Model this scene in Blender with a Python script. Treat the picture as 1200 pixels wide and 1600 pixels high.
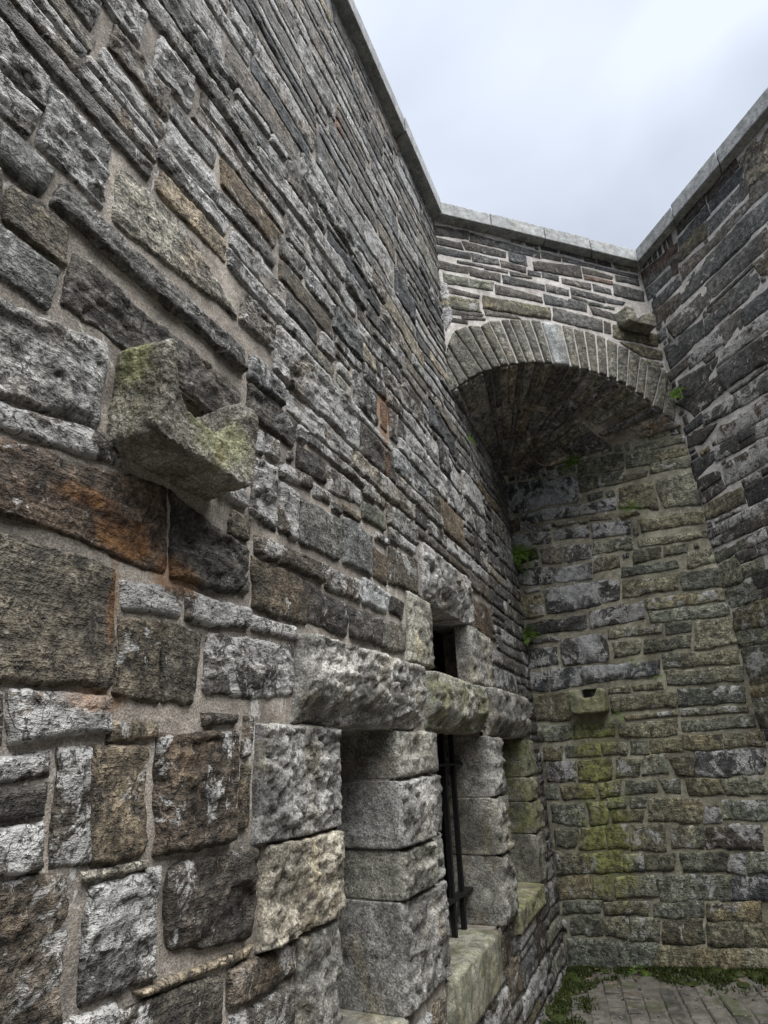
import bpy, bmesh, math, random
import numpy as np
from mathutils import Vector, Matrix

for o in list(bpy.data.objects):
    bpy.data.objects.remove(o)
scene = bpy.context.scene
COL = scene.collection
random.seed(11)
RNG = np.random.default_rng(7)

# ------------------------------------------------------------------ camera
CAM = np.array([0.0, 0.0, 1.6])
PITCH, ROLL = math.radians(22.67), math.radians(-2.09)
_ri = np.array([1.0, 0, 0]); _up = np.array([0, -math.sin(PITCH), math.cos(PITCH)])
FWD = np.array([0, math.cos(PITCH), math.sin(PITCH)])
RIGHT = math.cos(ROLL) * _ri + math.sin(ROLL) * _up
UP = -math.sin(ROLL) * _ri + math.cos(ROLL) * _up
cam_data = bpy.data.cameras.new('camera')
cam_data.sensor_fit = 'VERTICAL'; cam_data.sensor_height = 36.0; cam_data.sensor_width = 27.0
cam_data.lens = 917.0 / 1600.0 * 36.0
cam_data.clip_start = 0.02; cam_data.clip_end = 500
cam = bpy.data.objects.new('camera', cam_data); COL.objects.link(cam)
M = Matrix(((RIGHT[0], UP[0], -FWD[0]), (RIGHT[1], UP[1], -FWD[1]), (RIGHT[2], UP[2], -FWD[2])))
cam.matrix_world = Matrix.Translation(Vector(CAM)) @ M.to_4x4()
scene.camera = cam

# ------------------------------------------------------------------ sky, sun, exposure
SUN_ELEV, SUN_AZ = math.radians(70), math.radians(150)      # azimuth from +y towards +x
world = bpy.data.worlds.new('World'); scene.world = world; world.use_nodes = True
nt = world.node_tree; nt.nodes.clear()
w_out = nt.nodes.new('ShaderNodeOutputWorld'); w_bg = nt.nodes.new('ShaderNodeBackground')
sky = nt.nodes.new('ShaderNodeTexSky'); sky.sky_type = 'NISHITA'; sky.sun_disc = False
sky.sun_elevation = SUN_ELEV; sky.sun_rotation = SUN_AZ
sky.air_density = 1.0; sky.dust_density = 2.0; sky.ozone_density = 1.5
w_tc = nt.nodes.new('ShaderNodeTexCoord'); w_map = nt.nodes.new('ShaderNodeMapping')
w_map.inputs['Scale'].default_value = (1.0, 1.0, 2.2)
w_n = nt.nodes.new('ShaderNodeTexNoise'); w_n.inputs['Scale'].default_value = 1.7
w_n.inputs['Detail'].default_value = 4.0; w_n.inputs['Roughness'].default_value = 0.42
w_n.inputs['Distortion'].default_value = 0.4
w_r = nt.nodes.new('ShaderNodeValToRGB')
w_r.color_ramp.elements[0].position = 0.34; w_r.color_ramp.elements[0].color = (1.88, 2.06, 2.38, 1)
w_r.color_ramp.elements[1].position = 0.62; w_r.color_ramp.elements[1].color = (2.9, 3.12, 3.5, 1)
w_mix = nt.nodes.new('ShaderNodeMixRGB'); w_mix.inputs[0].default_value = 0.92
nt.links.new(w_tc.outputs['Generated'], w_map.inputs[0]); nt.links.new(w_map.outputs[0], w_n.inputs['Vector'])
nt.links.new(w_n.outputs['Fac'], w_r.inputs[0])
nt.links.new(sky.outputs[0], w_mix.inputs[1]); nt.links.new(w_r.outputs[0], w_mix.inputs[2])
nt.links.new(w_mix.outputs[0], w_bg.inputs[0]); w_bg.inputs[1].default_value = 0.05
nt.links.new(w_bg.outputs[0], w_out.inputs[0])

sun_l = bpy.data.lights.new('sun', 'SUN'); sun_l.energy = 1.5; sun_l.angle = math.radians(62)
sun_l.color = (1.0, 0.985, 0.96)
sun = bpy.data.objects.new('sun', sun_l); COL.objects.link(sun)
sd = Vector((math.sin(SUN_AZ) * math.cos(SUN_ELEV), math.cos(SUN_AZ) * math.cos(SUN_ELEV), math.sin(SUN_ELEV)))
sun.rotation_euler = sd.to_track_quat('Z', 'Y').to_euler()
sun.location = sd * 30

scene.view_settings.view_transform = 'Standard'; scene.view_settings.look = 'None'
scene.view_settings.exposure = 2.65; scene.view_settings.gamma = 1.0
scene.view_settings.use_curve_mapping = False
scene.render.resolution_x = 768; scene.render.resolution_y = 1024
scene.render.engine = 'CYCLES'
scene.cycles.max_bounces = 3; scene.cycles.diffuse_bounces = 3

WALL_STONES = {
 'L': [
  ('h',-5296,2504,-4972,2601,-4945,2347,-5250,2308),
  ('w',-5245,2285,-4921,2350,-4876,2287,-5233,2234),
  ('r',-5229,2218,-4716,2281,-4689,2058,-5194,2069),
  ('k',-4697,2274,-4356,2218,-4351,2073,-4668,2055),
  ('b',-5183,2021,-4845,2030,-4815,1760,-5119,1746),
  ('w',-4826,2003,-4626,2034,-4627,1956,-4810,1941),
  ('w',-4614,2033,-4332,2037,-4335,1981,-4604,1956),
  ('b',-4814,1921,-4687,1933,-4662,1734,-4804,1747),
  ('b',-4680,1934,-4537,1942,-4544,1737,-4654,1738),
  ('w',-4513,1942,-4084,1970,-4070,1798,-4504,1768),
  ('w',-4314,2025,-4067,2028,-4075,1982,-4311,1981),
  ('b',-4323,2217,-3987,2208,-4004,2050,-4308,2052),
  ('w',-4320,2290,-3878,2313,-3886,2233,-4315,2225),
  ('w',-3857,2312,-3540,2317,-3556,2227,-3862,2223),
  ('k',-3980,2197,-3676,2188,-3701,2052,-3987,2065),
  ('k',-3647,2187,-3337,2190,-3364,2062,-3659,2059),
  ('f',-4062,2530,-3733,2547,-3743,2364,-4061,2349),
  ('f',-3709,2570,-3424,2569,-3446,2370,-3721,2370),
  ('w',-4361,2567,-4219,2582,-4194,2343,-4360,2355),
  ('w',-4192,2536,-4078,2537,-4074,2345,-4180,2347),
  ('w',-4190,2615,-3983,2646,-3982,2593,-4187,2558),
  ('w',-3963,2633,-3833,2632,-3833,2584,-3962,2580),
  ('k',-4087,2747,-3867,2769,-3866,2667,-4083,2644),
  ('w',-3839,2761,-3544,2765,-3548,2685,-3839,2645),
  ('o',-3523,2719,-3275,2743,-3283,2645,-3526,2636),
  ('w',-5098,1732,-5057,1735,-5038,1646,-5077,1643),
  ('w',-5049,1733,-4817,1746,-4799,1670,-5025,1646),
  ('t',-4796,1691,-4666,1692,-4661,1662,-4798,1653),
  ('w',-4505,1723,-4364,1725,-4369,1701,-4495,1693),
  ('w',-5073,1622,-4936,1633,-4934,1588,-5064,1583),
  ('k',-5061,1573,-4934,1574,-4930,1522,-5049,1519),
  ('w',-5046,1507,-4929,1503,-4916,1425,-5029,1433),
  ('w',-4916,1635,-4839,1637,-4802,1424,-4893,1426),
  ('b',-4835,1637,-4678,1640,-4660,1413,-4799,1424),
  ('x',-4650,1662,-4351,1671,-4359,1408,-4625,1401),
  ('t',-4815,1409,-4649,1404,-4652,1390,-4812,1394),
  ('w',-5026,1421,-4858,1407,-4815,1172,-4978,1215),
  ('w',-4802,1382,-4597,1378,-4585,1172,-4780,1191),
  ('x',-4578,1385,-4251,1375,-4254,1172,-4552,1210),
  ('t',-4638,1165,-4239,1152,-4265,1133,-4618,1151),
  ('w',-4329,1122,-4038,1107,-4039,1024,-4327,1044),
  ('b',-4676,1144,-4365,1119,-4354,1022,-4672,1077),
  ('w',-4319,1026,-4043,1003,-4038,900,-4316,942),
  ('w',-4835,1174,-4696,1163,-4681,1080,-4829,1113),
  ('f',-3343,2183,-3054,2194,-3089,2067,-3352,2059),
  ('g',-3531,2341,-3251,2337,-3279,2224,-3536,2227),
  ('k',-3237,2331,-3069,2323,-3096,2229,-3245,2245),
  ('b',-3398,2523,-3253,2520,-3265,2378,-3408,2375),
  ('b',-3225,2587,-2839,2615,-2868,2424,-3239,2395),
  ('r',-1785,2635,-1226,2662,-1330,2401,-1840,2412),
  ('t',-5033,3176,-4783,3207,-4487,3046,-5025,2970),
 ],
 'A': [
  ('s',6,6173,350,6193,340,6086,-2,6060),
  ('s',365,6184,655,6157,646,6078,359,6078),
  ('s',674,6163,1123,6141,1111,6062,664,6077),
  ('s',1142,6154,1357,6140,1343,6089,1134,6074),
  ('s',1376,6148,1743,6138,1729,6106,1374,6097),
  ('s',1755,6136,2274,6132,2265,6096,1748,6103),
  ('s',10,6018,257,6022,277,5948,15,5946),
  ('s',277,6044,728,6040,725,5963,306,5956),
  ('s',8,5912,341,5912,334,5842,7,5834),
  ('s',361,5918,629,5916,632,5853,358,5825),
  ('s',770,6066,949,6051,953,5922,759,5932),
  ('s',660,5914,926,5896,917,5832,658,5844),
  ('s',1030,5999,1568,6078,1553,5921,1030,5888),
  ('s',-10,5747,301,5732,294,5658,-11,5650),
  ('s',204,5791,464,5801,462,5779,202,5770),
  ('s',317,5736,629,5734,617,5638,319,5647),
  ('s',480,5800,720,5802,712,5773,476,5765),
  ('s',742,5797,969,5794,971,5774,748,5756),
  ('s',950,5870,1077,5862,1070,5817,944,5812),
  ('s',1103,5877,1283,5874,1273,5815,1101,5820),
  ('s',1320,5857,1647,5870,1633,5801,1318,5799),
  ('s',1595,6066,1939,6041,1926,6001,1590,6000),
  ('p',1592,5972,1923,5967,1915,5928,1588,5921),
  ('s',1984,6067,2266,6076,2257,6005,1977,6000),
  ('s',1677,5872,1874,5857,1873,5794,1675,5800),
  ('s',1930,5941,2292,5931,2264,5787,1910,5789),
  ('o',48,5602,546,5609,530,5514,43,5489),
  ('s',655,5727,1102,5722,1092,5659,654,5634),
  ('s',1126,5728,1369,5726,1363,5650,1121,5653),
  ('s',1399,5760,1787,5740,1771,5667,1397,5679),
  ('s',565,5589,1038,5562,1040,5501,560,5491),
  ('s',1073,5610,1334,5593,1324,5497,1066,5492),
  ('s',1352,5606,1545,5598,1524,5494,1340,5496),
  ('s',1393,5660,1562,5639,1558,5617,1394,5636),
  ('s',1581,5572,1861,5543,1852,5467,1598,5476),
  ('o',1568,5630,1874,5626,1868,5598,1568,5593),
  ('s',1797,5729,2023,5728,1988,5685,1797,5673),
  ('s',39,5446,387,5420,377,5385,39,5390),
  ('o',11,5342,369,5354,388,5230,4,5202),
  ('o',428,5430,1112,5451,1107,5309,419,5285),
  ('s',427,5265,740,5280,779,5244,432,5216),
  ('s',1152,5461,1679,5424,1665,5278,1139,5311),
  ('s',1712,5418,1772,5406,1757,5279,1689,5278),
  ('o',1800,5399,2322,5379,2293,5235,1776,5232),
  ('s',63,5180,400,5209,387,5182,66,5146),
  ('s',188,5149,417,5172,415,5152,195,5115),
  ('s',46,5101,234,5101,231,5070,45,5066),
  ('o',1841,5195,2326,5197,2302,5075,2044,5072),
  ('o',2111,5042,2296,5034,2293,4993,2110,4990),
 ],
 'B': [
  ('o',801,4298,1217,4233,1200,4077,775,4138),
  ('o',771,4113,1196,4052,1124,3930,773,3963),
  ('o',1247,4208,1486,4170,1451,4052,1236,4080),
  ('o',1506,4163,1764,4116,1757,4033,1484,4055),
  ('o',1446,4042,1765,4019,1756,3925,1430,3961),
  ('o',1141,3998,1402,3987,1383,3948,1131,3942),
  ('o',1340,4264,1768,4240,1761,4178,1329,4207),
  ('e',1126,3890,1437,3865,1418,3600,1094,3716),
  ('e',1457,3859,1764,3858,1762,3556,1462,3601),
  ('v',-15,4261,743,4137,727,3875,-39,3937),
  ('v',134,3878,1076,3807,1056,3699,120,3774),
  ('r',-48,3866,102,3842,87,3723,-65,3731),
  ('o',809,3671,1010,3645,1004,3612,804,3642),
  ('v',-55,3687,415,3616,398,3504,-53,3580),
  ('v',454,3621,773,3597,757,3502,441,3536),
  ('v',810,3601,1152,3554,1130,3437,789,3480),
  ('e',1251,3528,1757,3484,1746,3385,1245,3435),
  ('o',1193,3347,1758,3298,1756,3247,1194,3292),
  ('t',279,3464,497,3442,474,3293,272,3323),
  ('v',534,3434,767,3407,747,3288,513,3299),
  ('o',793,3428,1143,3384,1124,3282,773,3309),
  ('o',1131,3270,1369,3242,1351,3156,1105,3133),
  ('o',1398,3235,1572,3220,1569,3157,1383,3161),
  ('e',1575,3145,1761,3128,1749,3033,1557,3014),
  ('e',1475,2974,1766,2973,1761,2822,1466,2831),
  ('o',1008,3118,1470,3095,1468,3033,994,3043),
  ('o',997,2994,1451,2955,1429,2850,981,2846),
  ('v',-27,3318,374,3249,352,3103,-34,3148),
  ('v',397,3244,738,3240,724,3083,377,3111),
  ('o',777,3258,985,3239,978,3135,755,3129),
  ('v',261,3055,958,3027,947,2840,253,2817),
  ('o',-36,3028,230,3008,215,2810,-49,2812),
  ('o',1154,2795,1752,2781,1744,2701,1149,2710),
  ('o',1155,2687,1765,2667,1748,2579,1160,2602),
  ('v',658,2780,1130,2775,1116,2644,643,2619),
  ('k',26,2750,620,2761,598,2626,10,2633),
  ('e',1489,2555,1756,2547,1747,2343,1459,2326),
  ('o',794,2588,1232,2571,1221,2513,781,2516),
  ('o',1264,2578,1461,2559,1444,2481,1256,2485),
  ('v',-8,2497,300,2496,290,2348,-16,2333),
  ('v',344,2553,753,2546,737,2322,336,2331),
  ('o',807,2467,1036,2461,1016,2358,797,2350),
  ('o',1076,2455,1436,2440,1421,2352,1057,2353),
  ('o',1189,2317,1346,2309,1323,2201,1177,2206),
  ('e',1364,2307,1752,2285,1741,2198,1344,2210),
  ('o',1192,2174,1761,2167,1746,2065,1182,2076),
  ('v',216,2298,1152,2277,1140,2166,191,2131),
  ('v',-23,2286,179,2290,156,2134,-30,2138),
  ('o',-36,2093,349,2084,337,1855,-28,1865),
  ('o',704,2088,888,2094,879,2048,698,2053),
  ('o',907,2092,1135,2093,1137,2048,912,2057),
  ('o',693,2022,1222,2011,1210,1905,695,1909),
  ('o',1244,2030,1735,2018,1718,1908,1228,1904),
  ('o',796,1851,1222,1865,1216,1839,803,1827),
  ('o',1242,1874,1718,1871,1710,1836,1243,1831),
  ('o',7,1807,334,1809,316,1699,0,1682),
  ('o',352,1798,700,1809,682,1711,336,1698),
  ('o',746,1796,973,1802,960,1689,730,1709),
  ('o',989,1801,1203,1798,1180,1688,975,1683),
  ('o',1233,1778,1739,1801,1730,1731,1228,1713),
  ('o',1221,1679,1491,1684,1475,1579,1209,1580),
  ('o',1512,1674,1653,1676,1632,1585,1496,1583),
  ('o',1669,1684,1811,1694,1783,1581,1648,1581),
  ('o',37,1622,220,1635,203,1526,34,1520),
  ('o',239,1635,550,1652,533,1555,247,1544),
  ('o',567,1642,769,1647,753,1558,562,1554),
  ('o',809,1660,943,1655,925,1562,797,1566),
  ('o',960,1654,1199,1653,1191,1571,951,1561),
  ('v',63,1492,318,1506,294,1361,43,1354),
  ('o',349,1514,619,1526,602,1377,323,1361),
  ('o',665,1520,861,1520,825,1384,641,1386),
  ('o',888,1547,1060,1545,1050,1407,849,1401),
  ('o',1088,1514,1252,1527,1249,1396,1115,1389),
  ('v',1283,1561,1750,1554,1710,1390,1262,1387),
  ('o',27,1317,129,1326,111,1211,11,1210),
  ('o',156,1307,445,1334,427,1231,163,1211),
  ('v',483,1334,671,1347,653,1250,476,1235),
  ('o',711,1347,948,1349,937,1269,705,1259),
  ('o',975,1357,1132,1351,1114,1265,1011,1269),
  ('o',1180,1364,1410,1365,1411,1261,1184,1261),
  ('o',1421,1370,1597,1373,1577,1257,1439,1253),
  ('o',1612,1344,1787,1354,1766,1270,1594,1270),
  ('o',48,1165,326,1178,312,1031,38,1024),
  ('v',357,1187,531,1198,513,1045,361,1032),
  ('o',532,1216,691,1226,679,1162,531,1157),
  ('o',732,1226,845,1230,832,1164,724,1159),
  ('o',565,1127,805,1140,790,1060,561,1051),
  ('o',863,1209,1256,1232,1228,1071,843,1062),
  ('v',1267,1180,1352,1181,1352,1074,1250,1064),
  ('o',1385,1214,1756,1227,1723,1098,1370,1091),
  ('o',53,980,246,1001,223,860,42,843),
  ('o',274,996,479,1014,461,861,255,843),
  ('o',502,1015,669,1030,643,869,478,859),
  ('o',697,1021,948,1041,921,869,669,854),
  ('o',1002,1029,1163,1042,1148,895,975,884),
  ('v',1251,1033,1606,1059,1577,911,1220,895),
  ('o',1174,1023,1236,1029,1197,894,1155,895),
  ('o',24,790,580,835,563,691,23,648),
  ('v',593,810,744,826,732,717,581,700),
  ('o',769,822,985,843,955,739,748,718),
  ('o',1015,847,1336,866,1310,753,1027,728),
  ('v',1356,856,1461,869,1432,746,1330,747),
  ('o',1477,878,1672,894,1638,759,1449,747),
  ('o',30,624,308,651,282,497,16,467),
  ('o',325,647,473,662,453,495,302,491),
  ('o',507,647,796,683,806,556,490,506),
  ('o',811,676,1334,723,1307,574,824,526),
  ('v',1345,712,1634,741,1594,583,1321,575),
  ('o',44,446,366,481,343,405,33,376),
  ('o',380,466,726,504,701,422,368,399),
  ('o',768,507,1119,542,1099,452,756,420),
  ('o',1139,531,1485,564,1456,443,1117,432),
  ('o',89,350,348,383,326,252,80,234),
  ('o',361,360,532,377,505,251,347,250),
  ('o',554,379,785,409,763,262,532,243),
  ('o',809,411,1090,445,1065,295,784,249),
  ('o',1106,417,1354,449,1332,297,1084,283),
  ('o',1360,431,1559,444,1526,310,1338,295),
  ('o',36,203,733,236,669,70,17,-16),
  ('o',743,226,1161,272,1115,73,666,11),
  ('o',1169,273,1523,300,1479,123,1123,74),
 ],
 'R': [
  ('p',1,6166,491,6065,479,6009,-17,6078),
  ('s',-10,6057,347,6005,349,5967,-9,5996),
  ('s',3,5937,352,5877,352,5810,5,5839),
  ('s',378,5995,485,5978,474,5943,378,5958),
  ('r',396,5946,449,5914,419,5789,368,5809),
  ('s',544,6091,894,6097,893,6006,532,6020),
  ('o',512,5981,841,5968,803,5841,484,5875),
  ('s',947,6086,1286,6081,1260,6005,938,6014),
  ('s',857,5931,1236,5932,1223,5832,839,5831),
  ('s',1256,5983,1294,5955,1290,5832,1234,5828),
  ('t',1310,6167,1596,6180,1529,5807,1315,5861),
  ('s',1314,5835,1529,5807,1481,5669,1272,5710),
  ('s',903,5754,1257,5748,1246,5703,888,5683),
  ('s',472,5790,862,5741,853,5683,453,5678),
  ('s',412,5620,1108,5632,1157,5456,385,5458),
  ('s',1124,5642,1456,5597,1402,5439,1173,5469),
  ('s',670,5397,1290,5378,1276,5246,676,5253),
  ('b',1146,5185,1304,5196,1242,5018,1152,5065),
  ('s',54,5745,411,5729,407,5652,46,5658),
  ('s',33,5640,370,5570,351,5446,30,5420),
  ('s',155,5359,643,5367,637,5233,202,5194),
  ('s',774,5122,1110,5136,1087,4976,803,4982),
  ('s',613,5151,919,5147,927,5120,641,5119),
  ('s',55,5169,516,5132,494,4978,61,4965),
  ('s',560,5095,741,5099,761,4998,540,4976),
  ('s',681,4924,872,4916,859,4779,666,4772),
  ('s',890,4900,1214,4891,1168,4757,895,4769),
  ('w',274,4892,640,4905,638,4791,264,4799),
  ('s',17,4897,246,4895,241,4848,18,4830),
  ('k',109,4741,405,4707,392,4553,124,4562),
  ('k',442,4680,549,4687,536,4649,416,4603),
  ('k',38,4558,495,4525,508,4375,174,4342),
  ('k',533,4564,866,4560,855,4386,537,4388),
  ('w',658,4721,1157,4727,1116,4606,553,4623),
  ('k',888,4559,1096,4549,1023,4336,870,4375),
  ('w',270,4277,980,4255,953,4133,253,4195),
  ('k',34,4285,232,4300,231,4241,39,4238),
  ('k',50,4208,326,4130,197,4066,28,4110),
  ('w',354,4082,935,4080,891,3953,343,3969),
  ('k',548,3939,668,3929,666,3877,547,3886),
  ('k',548,3864,660,3860,655,3822,526,3823),
  ('w',716,3915,874,3903,839,3803,702,3828),
  ('w',286,3932,520,3925,502,3821,273,3837),
  ('k',19,3929,268,3926,254,3859,6,3799),
  ('w',322,3745,829,3773,775,3616,306,3595),
  ('k',29,3750,252,3742,248,3679,20,3666),
  ('k',26,3627,254,3643,268,3580,31,3554),
  ('k',453,3464,725,3470,687,3360,449,3360),
  ('o',37,3515,409,3498,406,3392,20,3408),
  ('w',0,3292,671,3312,654,3263,1,3239),
  ('w',7,3202,650,3251,618,3159,8,3150),
  ('o',13,3085,322,3096,311,3042,1,3024),
  ('w',343,3095,508,3114,507,3054,348,3038),
  ('o',23,2984,206,2994,190,2801,-6,2818),
  ('w',209,3006,567,3010,547,2954,205,2945),
  ('o',215,2903,410,2901,401,2832,206,2831),
  ('o',11,2767,286,2783,289,2635,22,2623),
  ('k',310,2790,499,2812,468,2721,304,2707),
  ('k',315,2673,455,2685,436,2629,308,2630),
  ('o',31,2577,424,2595,374,2449,11,2444),
  ('o',9,2414,361,2413,328,2316,11,2324),
  ('o',29,2284,319,2290,242,2065,23,2082),
  ('o',24,2041,239,2058,229,2027,22,2010),
  ('o',9,1995,220,2001,197,1935,2,1930),
  ('o',0,1902,185,1901,122,1715,12,1721),
 ],
}
INTRADOS = [(17, 4322), (152, 4450), (331, 4578), (513, 4666), (664, 4721), (884, 4780), (1037, 4790), (1225, 4792), (1426, 4787), (1613, 4750), (1797, 4688), (1891, 4633), (1971, 4576), (2049, 4507), (2174, 4434), (2326, 4326)]
VOUSSOIR_JOINTS = [(-61, 4413, -3, 4309), (-3, 4614, 80, 4399), (16, 4782, 177, 4464), (90, 4954, 331, 4578), (224, 5040, 416, 4619), (353, 5061, 503, 4664), (446, 5147, 590, 4707), (566, 5180, 682, 4729), (654, 5205, 769, 4749), (766, 5229, 862, 4771), (878, 5249, 954, 4788), (990, 5253, 1042, 4791), (1211, 5264, 1226, 4797), (1331, 5252, 1326, 4797), (1453, 5248, 1427, 4792), (1577, 5229, 1516, 4779), (1685, 5201, 1616, 4762), (1806, 5150, 1706, 4731), (1926, 5111, 1798, 4693), (2039, 5051, 1893, 4645), (2110, 4990, 1973, 4584), (2278, 4966, 2051, 4515), (2318, 4862, 2146, 4446), (2351, 4638, 2264, 4367)]


# ------------------------------------------------------------------ wall frames (metres)
class Frame:
    def __init__(s, o, t):
        s.o = np.array(o, float); t = np.array(t, float); s.t = t / np.linalg.norm(t)
        s.n = np.array([s.t[1], -s.t[0], 0.0])
    def pts(s, u, z, h):
        u = np.asarray(u)[..., None]; z = np.asarray(z)[..., None]; h = np.asarray(h)[..., None]
        return s.o + s.t * u + s.n * h + np.array([0, 0, 1.0]) * z
    def p(s, u, z, h=0.0):
        return s.o + s.t * u + s.n * h + np.array([0, 0, z])
P1 = np.array([0.5668, 4.0401, 0]); P2 = np.array([2.7807, 4.7487, 0]); P3 = np.array([1.3244, 5.7530, 0])
A_L, A_R = math.radians(23.86), math.radians(-15.4)
FL = Frame(P3, (math.sin(A_L), math.cos(A_L), 0))
FA = Frame(P1, P2 - P1)
FB = Frame(P3, P2 - P3)
FR = Frame(P2, (-math.sin(A_R), -math.cos(A_R), 0))
LEN_A = float(np.linalg.norm(P2 - P1)); LEN_B = float(np.linalg.norm(P2 - P3))
S_P1 = float((P1 - P3) @ FL.t)
Z_TOP = 6.23
Z_SPRING = 4.33

def project(p):
    d = np.asarray(p) - CAM; w = d @ FWD
    return 600 + 917 * (d @ RIGHT) / w, 800 - 917 * (d @ UP) / w, w

# ------------------------------------------------------------------ noise (numpy)
_perm = np.random.default_rng(3).permutation(256); _perm = np.concatenate([_perm, _perm, _perm]).astype(np.int64)
_grad = np.random.default_rng(4).normal(size=(256, 3)); _grad /= np.linalg.norm(_grad, axis=1, keepdims=True)
def perlin(x, y, z):
    x, y, z = np.broadcast_arrays(np.asarray(x, float), np.asarray(y, float), np.asarray(z, float))
    xi = np.floor(x).astype(np.int64); yi = np.floor(y).astype(np.int64); zi = np.floor(z).astype(np.int64)
    xf, yf, zf = x - xi, y - yi, z - zi
    xi &= 255; yi &= 255; zi &= 255
    f = lambda t: t * t * t * (t * (t * 6 - 15) + 10)
    u, v, w = f(xf), f(yf), f(zf)
    def g(a, b, c):
        h = _perm[_perm[_perm[xi + a] + yi + b] + zi + c]
        gr = _grad[h]
        return gr[..., 0] * (xf - a) + gr[..., 1] * (yf - b) + gr[..., 2] * (zf - c)
    def lerp(a, b, t): return a + (b - a) * t
    return 1.4 * lerp(lerp(lerp(g(0,0,0), g(1,0,0), u), lerp(g(0,1,0), g(1,1,0), u), v),
                      lerp(lerp(g(0,0,1), g(1,0,1), u), lerp(g(0,1,1), g(1,1,1), u), v), w)
def fbm(x, y, z, octv=3, rough=0.5):
    s = 0; a = 1.0; t = 0
    for i in range(octv):
        s = s + a * perlin(x * 2**i + 17.3 * i, y * 2**i + 5.1 * i, z + 3.7 * i); t += a; a *= rough
    return s / t
def facets(x, y, seed):
    """broken-rock relief: jittered cells, each with its own tilt and level"""
    x = np.asarray(x, float); y = np.asarray(y, float)
    xi = np.floor(x).astype(np.int64); yi = np.floor(y).astype(np.int64)
    best = np.full(x.shape, 1e9); out = np.zeros(x.shape)
    for dx in (-1, 0, 1):
        for dy in (-1, 0, 1):
            cx, cy = xi + dx, yi + dy
            h = _perm[_perm[(cx + seed) & 255] + (cy & 255)]
            h2 = _perm[h + 31]; h3 = _perm[h2 + 77]
            px = cx + 0.1 + 0.8 * h / 255.0; py = cy + 0.1 + 0.8 * h2 / 255.0
            d = (x - px) ** 2 + (y - py) ** 2
            val = (h3 / 255.0 - 0.5) * 0.7 + ((h / 255.0) - 0.5) * (x - px) * 1.6 + ((h2 / 255.0) - 0.5) * (y - py) * 1.6
            m = d < best
            best = np.where(m, d, best); out = np.where(m, val, out)
    return out
def sstep(a, b, x):
    t = np.clip((x - a) / (b - a), 0, 1); return t * t * (3 - 2 * t)

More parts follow.
